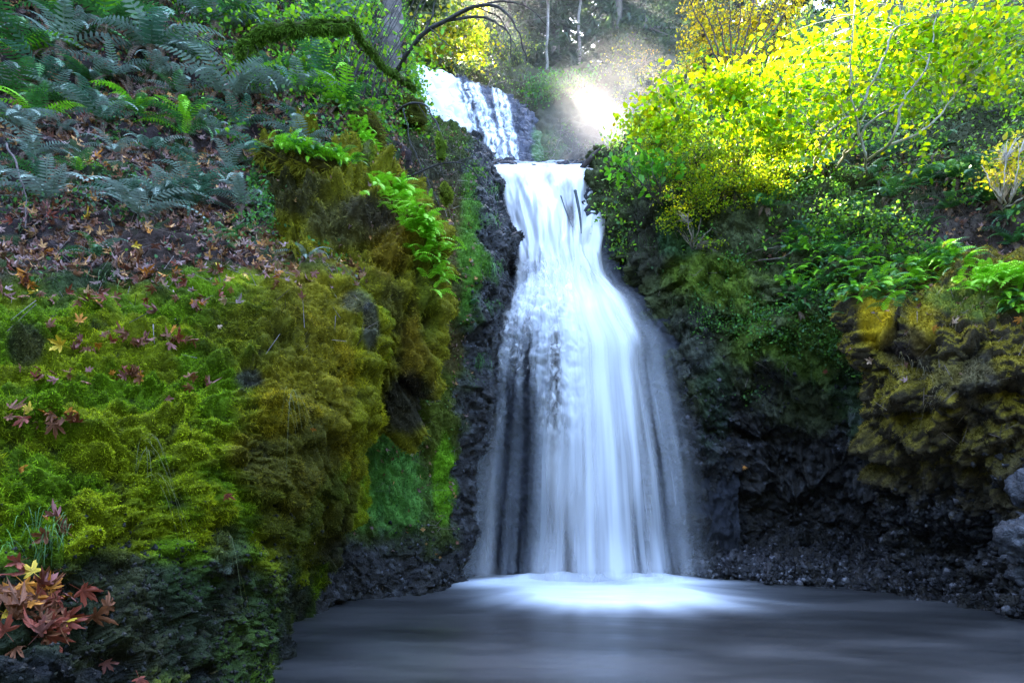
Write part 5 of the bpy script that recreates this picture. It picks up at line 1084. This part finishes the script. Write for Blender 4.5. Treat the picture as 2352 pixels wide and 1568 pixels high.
# grey boulders at the right edge
def boulder(label, c0, r, seed):
    v = []; V, q4, t3 = ellipsoid(64, 40); n_ = V / np.linalg.norm(V, axis=1, keepdims=True); rr2 = 1 + .25 * fbm(n_ * 1.3 + seed, 3) + .14 * blocky(n_ * 1.7 + seed) + .03 * fbm(n_ * 9 + seed, 3)
    V = n_ * rr2[:, None] * np.array(r); b = B(); c_ = np.array((.045, .047, .055)) * (1 + .5 * fbm(V * 9 + seed, 3))[:, None].clip(.3, 2)
    obj('boulder', mesh('boulder', V, [q4, t3], c_, M_ROCK, True), None, c0, label, 'boulder', 'grey boulders at the right edge')
boulder('upper grey boulder jutting from the rock at the right edge', W(2352, 1120, 7.9), (.13, .2, .2), 3); boulder('cracked grey boulder, largest of the stack at the right edge', W(2350, 1235, 7.7), (.26, .25, .25), 5); boulder('lower grey boulder under the cracked one at the right edge', W(2365, 1320, 7.8), (.18, .22, .14), 9)
# ---------- light, sky, lens ----------
w = bpy.data.worlds.new('World'); sc.world = w; w.use_nodes = True
nt = w.node_tree; nt.nodes.clear()
SUN_EL, SUN_AZ = math.radians(43), math.radians(-20)     # azimuth from +Y (away from the lens), negative = to the left
sky = nt.nodes.new('ShaderNodeTexSky'); sky.sky_type = 'NISHITA'; sky.sun_disc = False
sky.sun_elevation = SUN_EL; sky.sun_rotation = SUN_AZ
sky.air_density = 1.0; sky.dust_density = 1.6; sky.ozone_density = 1.2
bg = nt.nodes.new('ShaderNodeBackground'); bg.inputs['Strength'].default_value = SKY
ow = nt.nodes.new('ShaderNodeOutputWorld'); nt.links.new(sky.outputs[0], bg.inputs[0]); nt.links.new(bg.outputs[0], ow.inputs[0])
from mathutils import Vector
ld = bpy.data.lights.new('sun', 'SUN'); ld.energy = SUN; ld.angle = math.radians(.5); ld.color = (1, .93, .80)
lo = bpy.data.objects.new('sun', ld); COL.objects.link(lo)
sd = Vector((math.sin(SUN_AZ) * math.cos(SUN_EL), math.cos(SUN_AZ) * math.cos(SUN_EL), math.sin(SUN_EL)))
lo.rotation_euler = (-sd).to_track_quat('-Z', 'Y').to_euler()
cam = bpy.data.cameras.new('camera'); cam.lens = 24; cam.sensor_width = 36; cam.shift_y = (HY - 784) / 2352; cam.clip_end = 3000; cam.clip_start = .05
co = bpy.data.objects.new('camera', cam); COL.objects.link(co); co.location = (0, 0, CZ); co.rotation_euler = (math.pi / 2, 0, 0); sc.camera = co
sc.view_settings.view_transform = 'Standard'; sc.view_settings.look = 'None'; sc.view_settings.exposure = EXPO; sc.view_settings.gamma = 1
sc.render.engine = 'CYCLES'
cy = sc.cycles; cy.use_denoising = True; cy.max_bounces = 8; cy.diffuse_bounces = 4; cy.transmission_bounces = 4; cy.transparent_max_bounces = 24; cy.volume_bounces = 1; cy.sample_clamp_indirect = 8
cy.volume_step_rate = 2; cy.volume_max_steps = 64
cy.use_adaptive_sampling = True
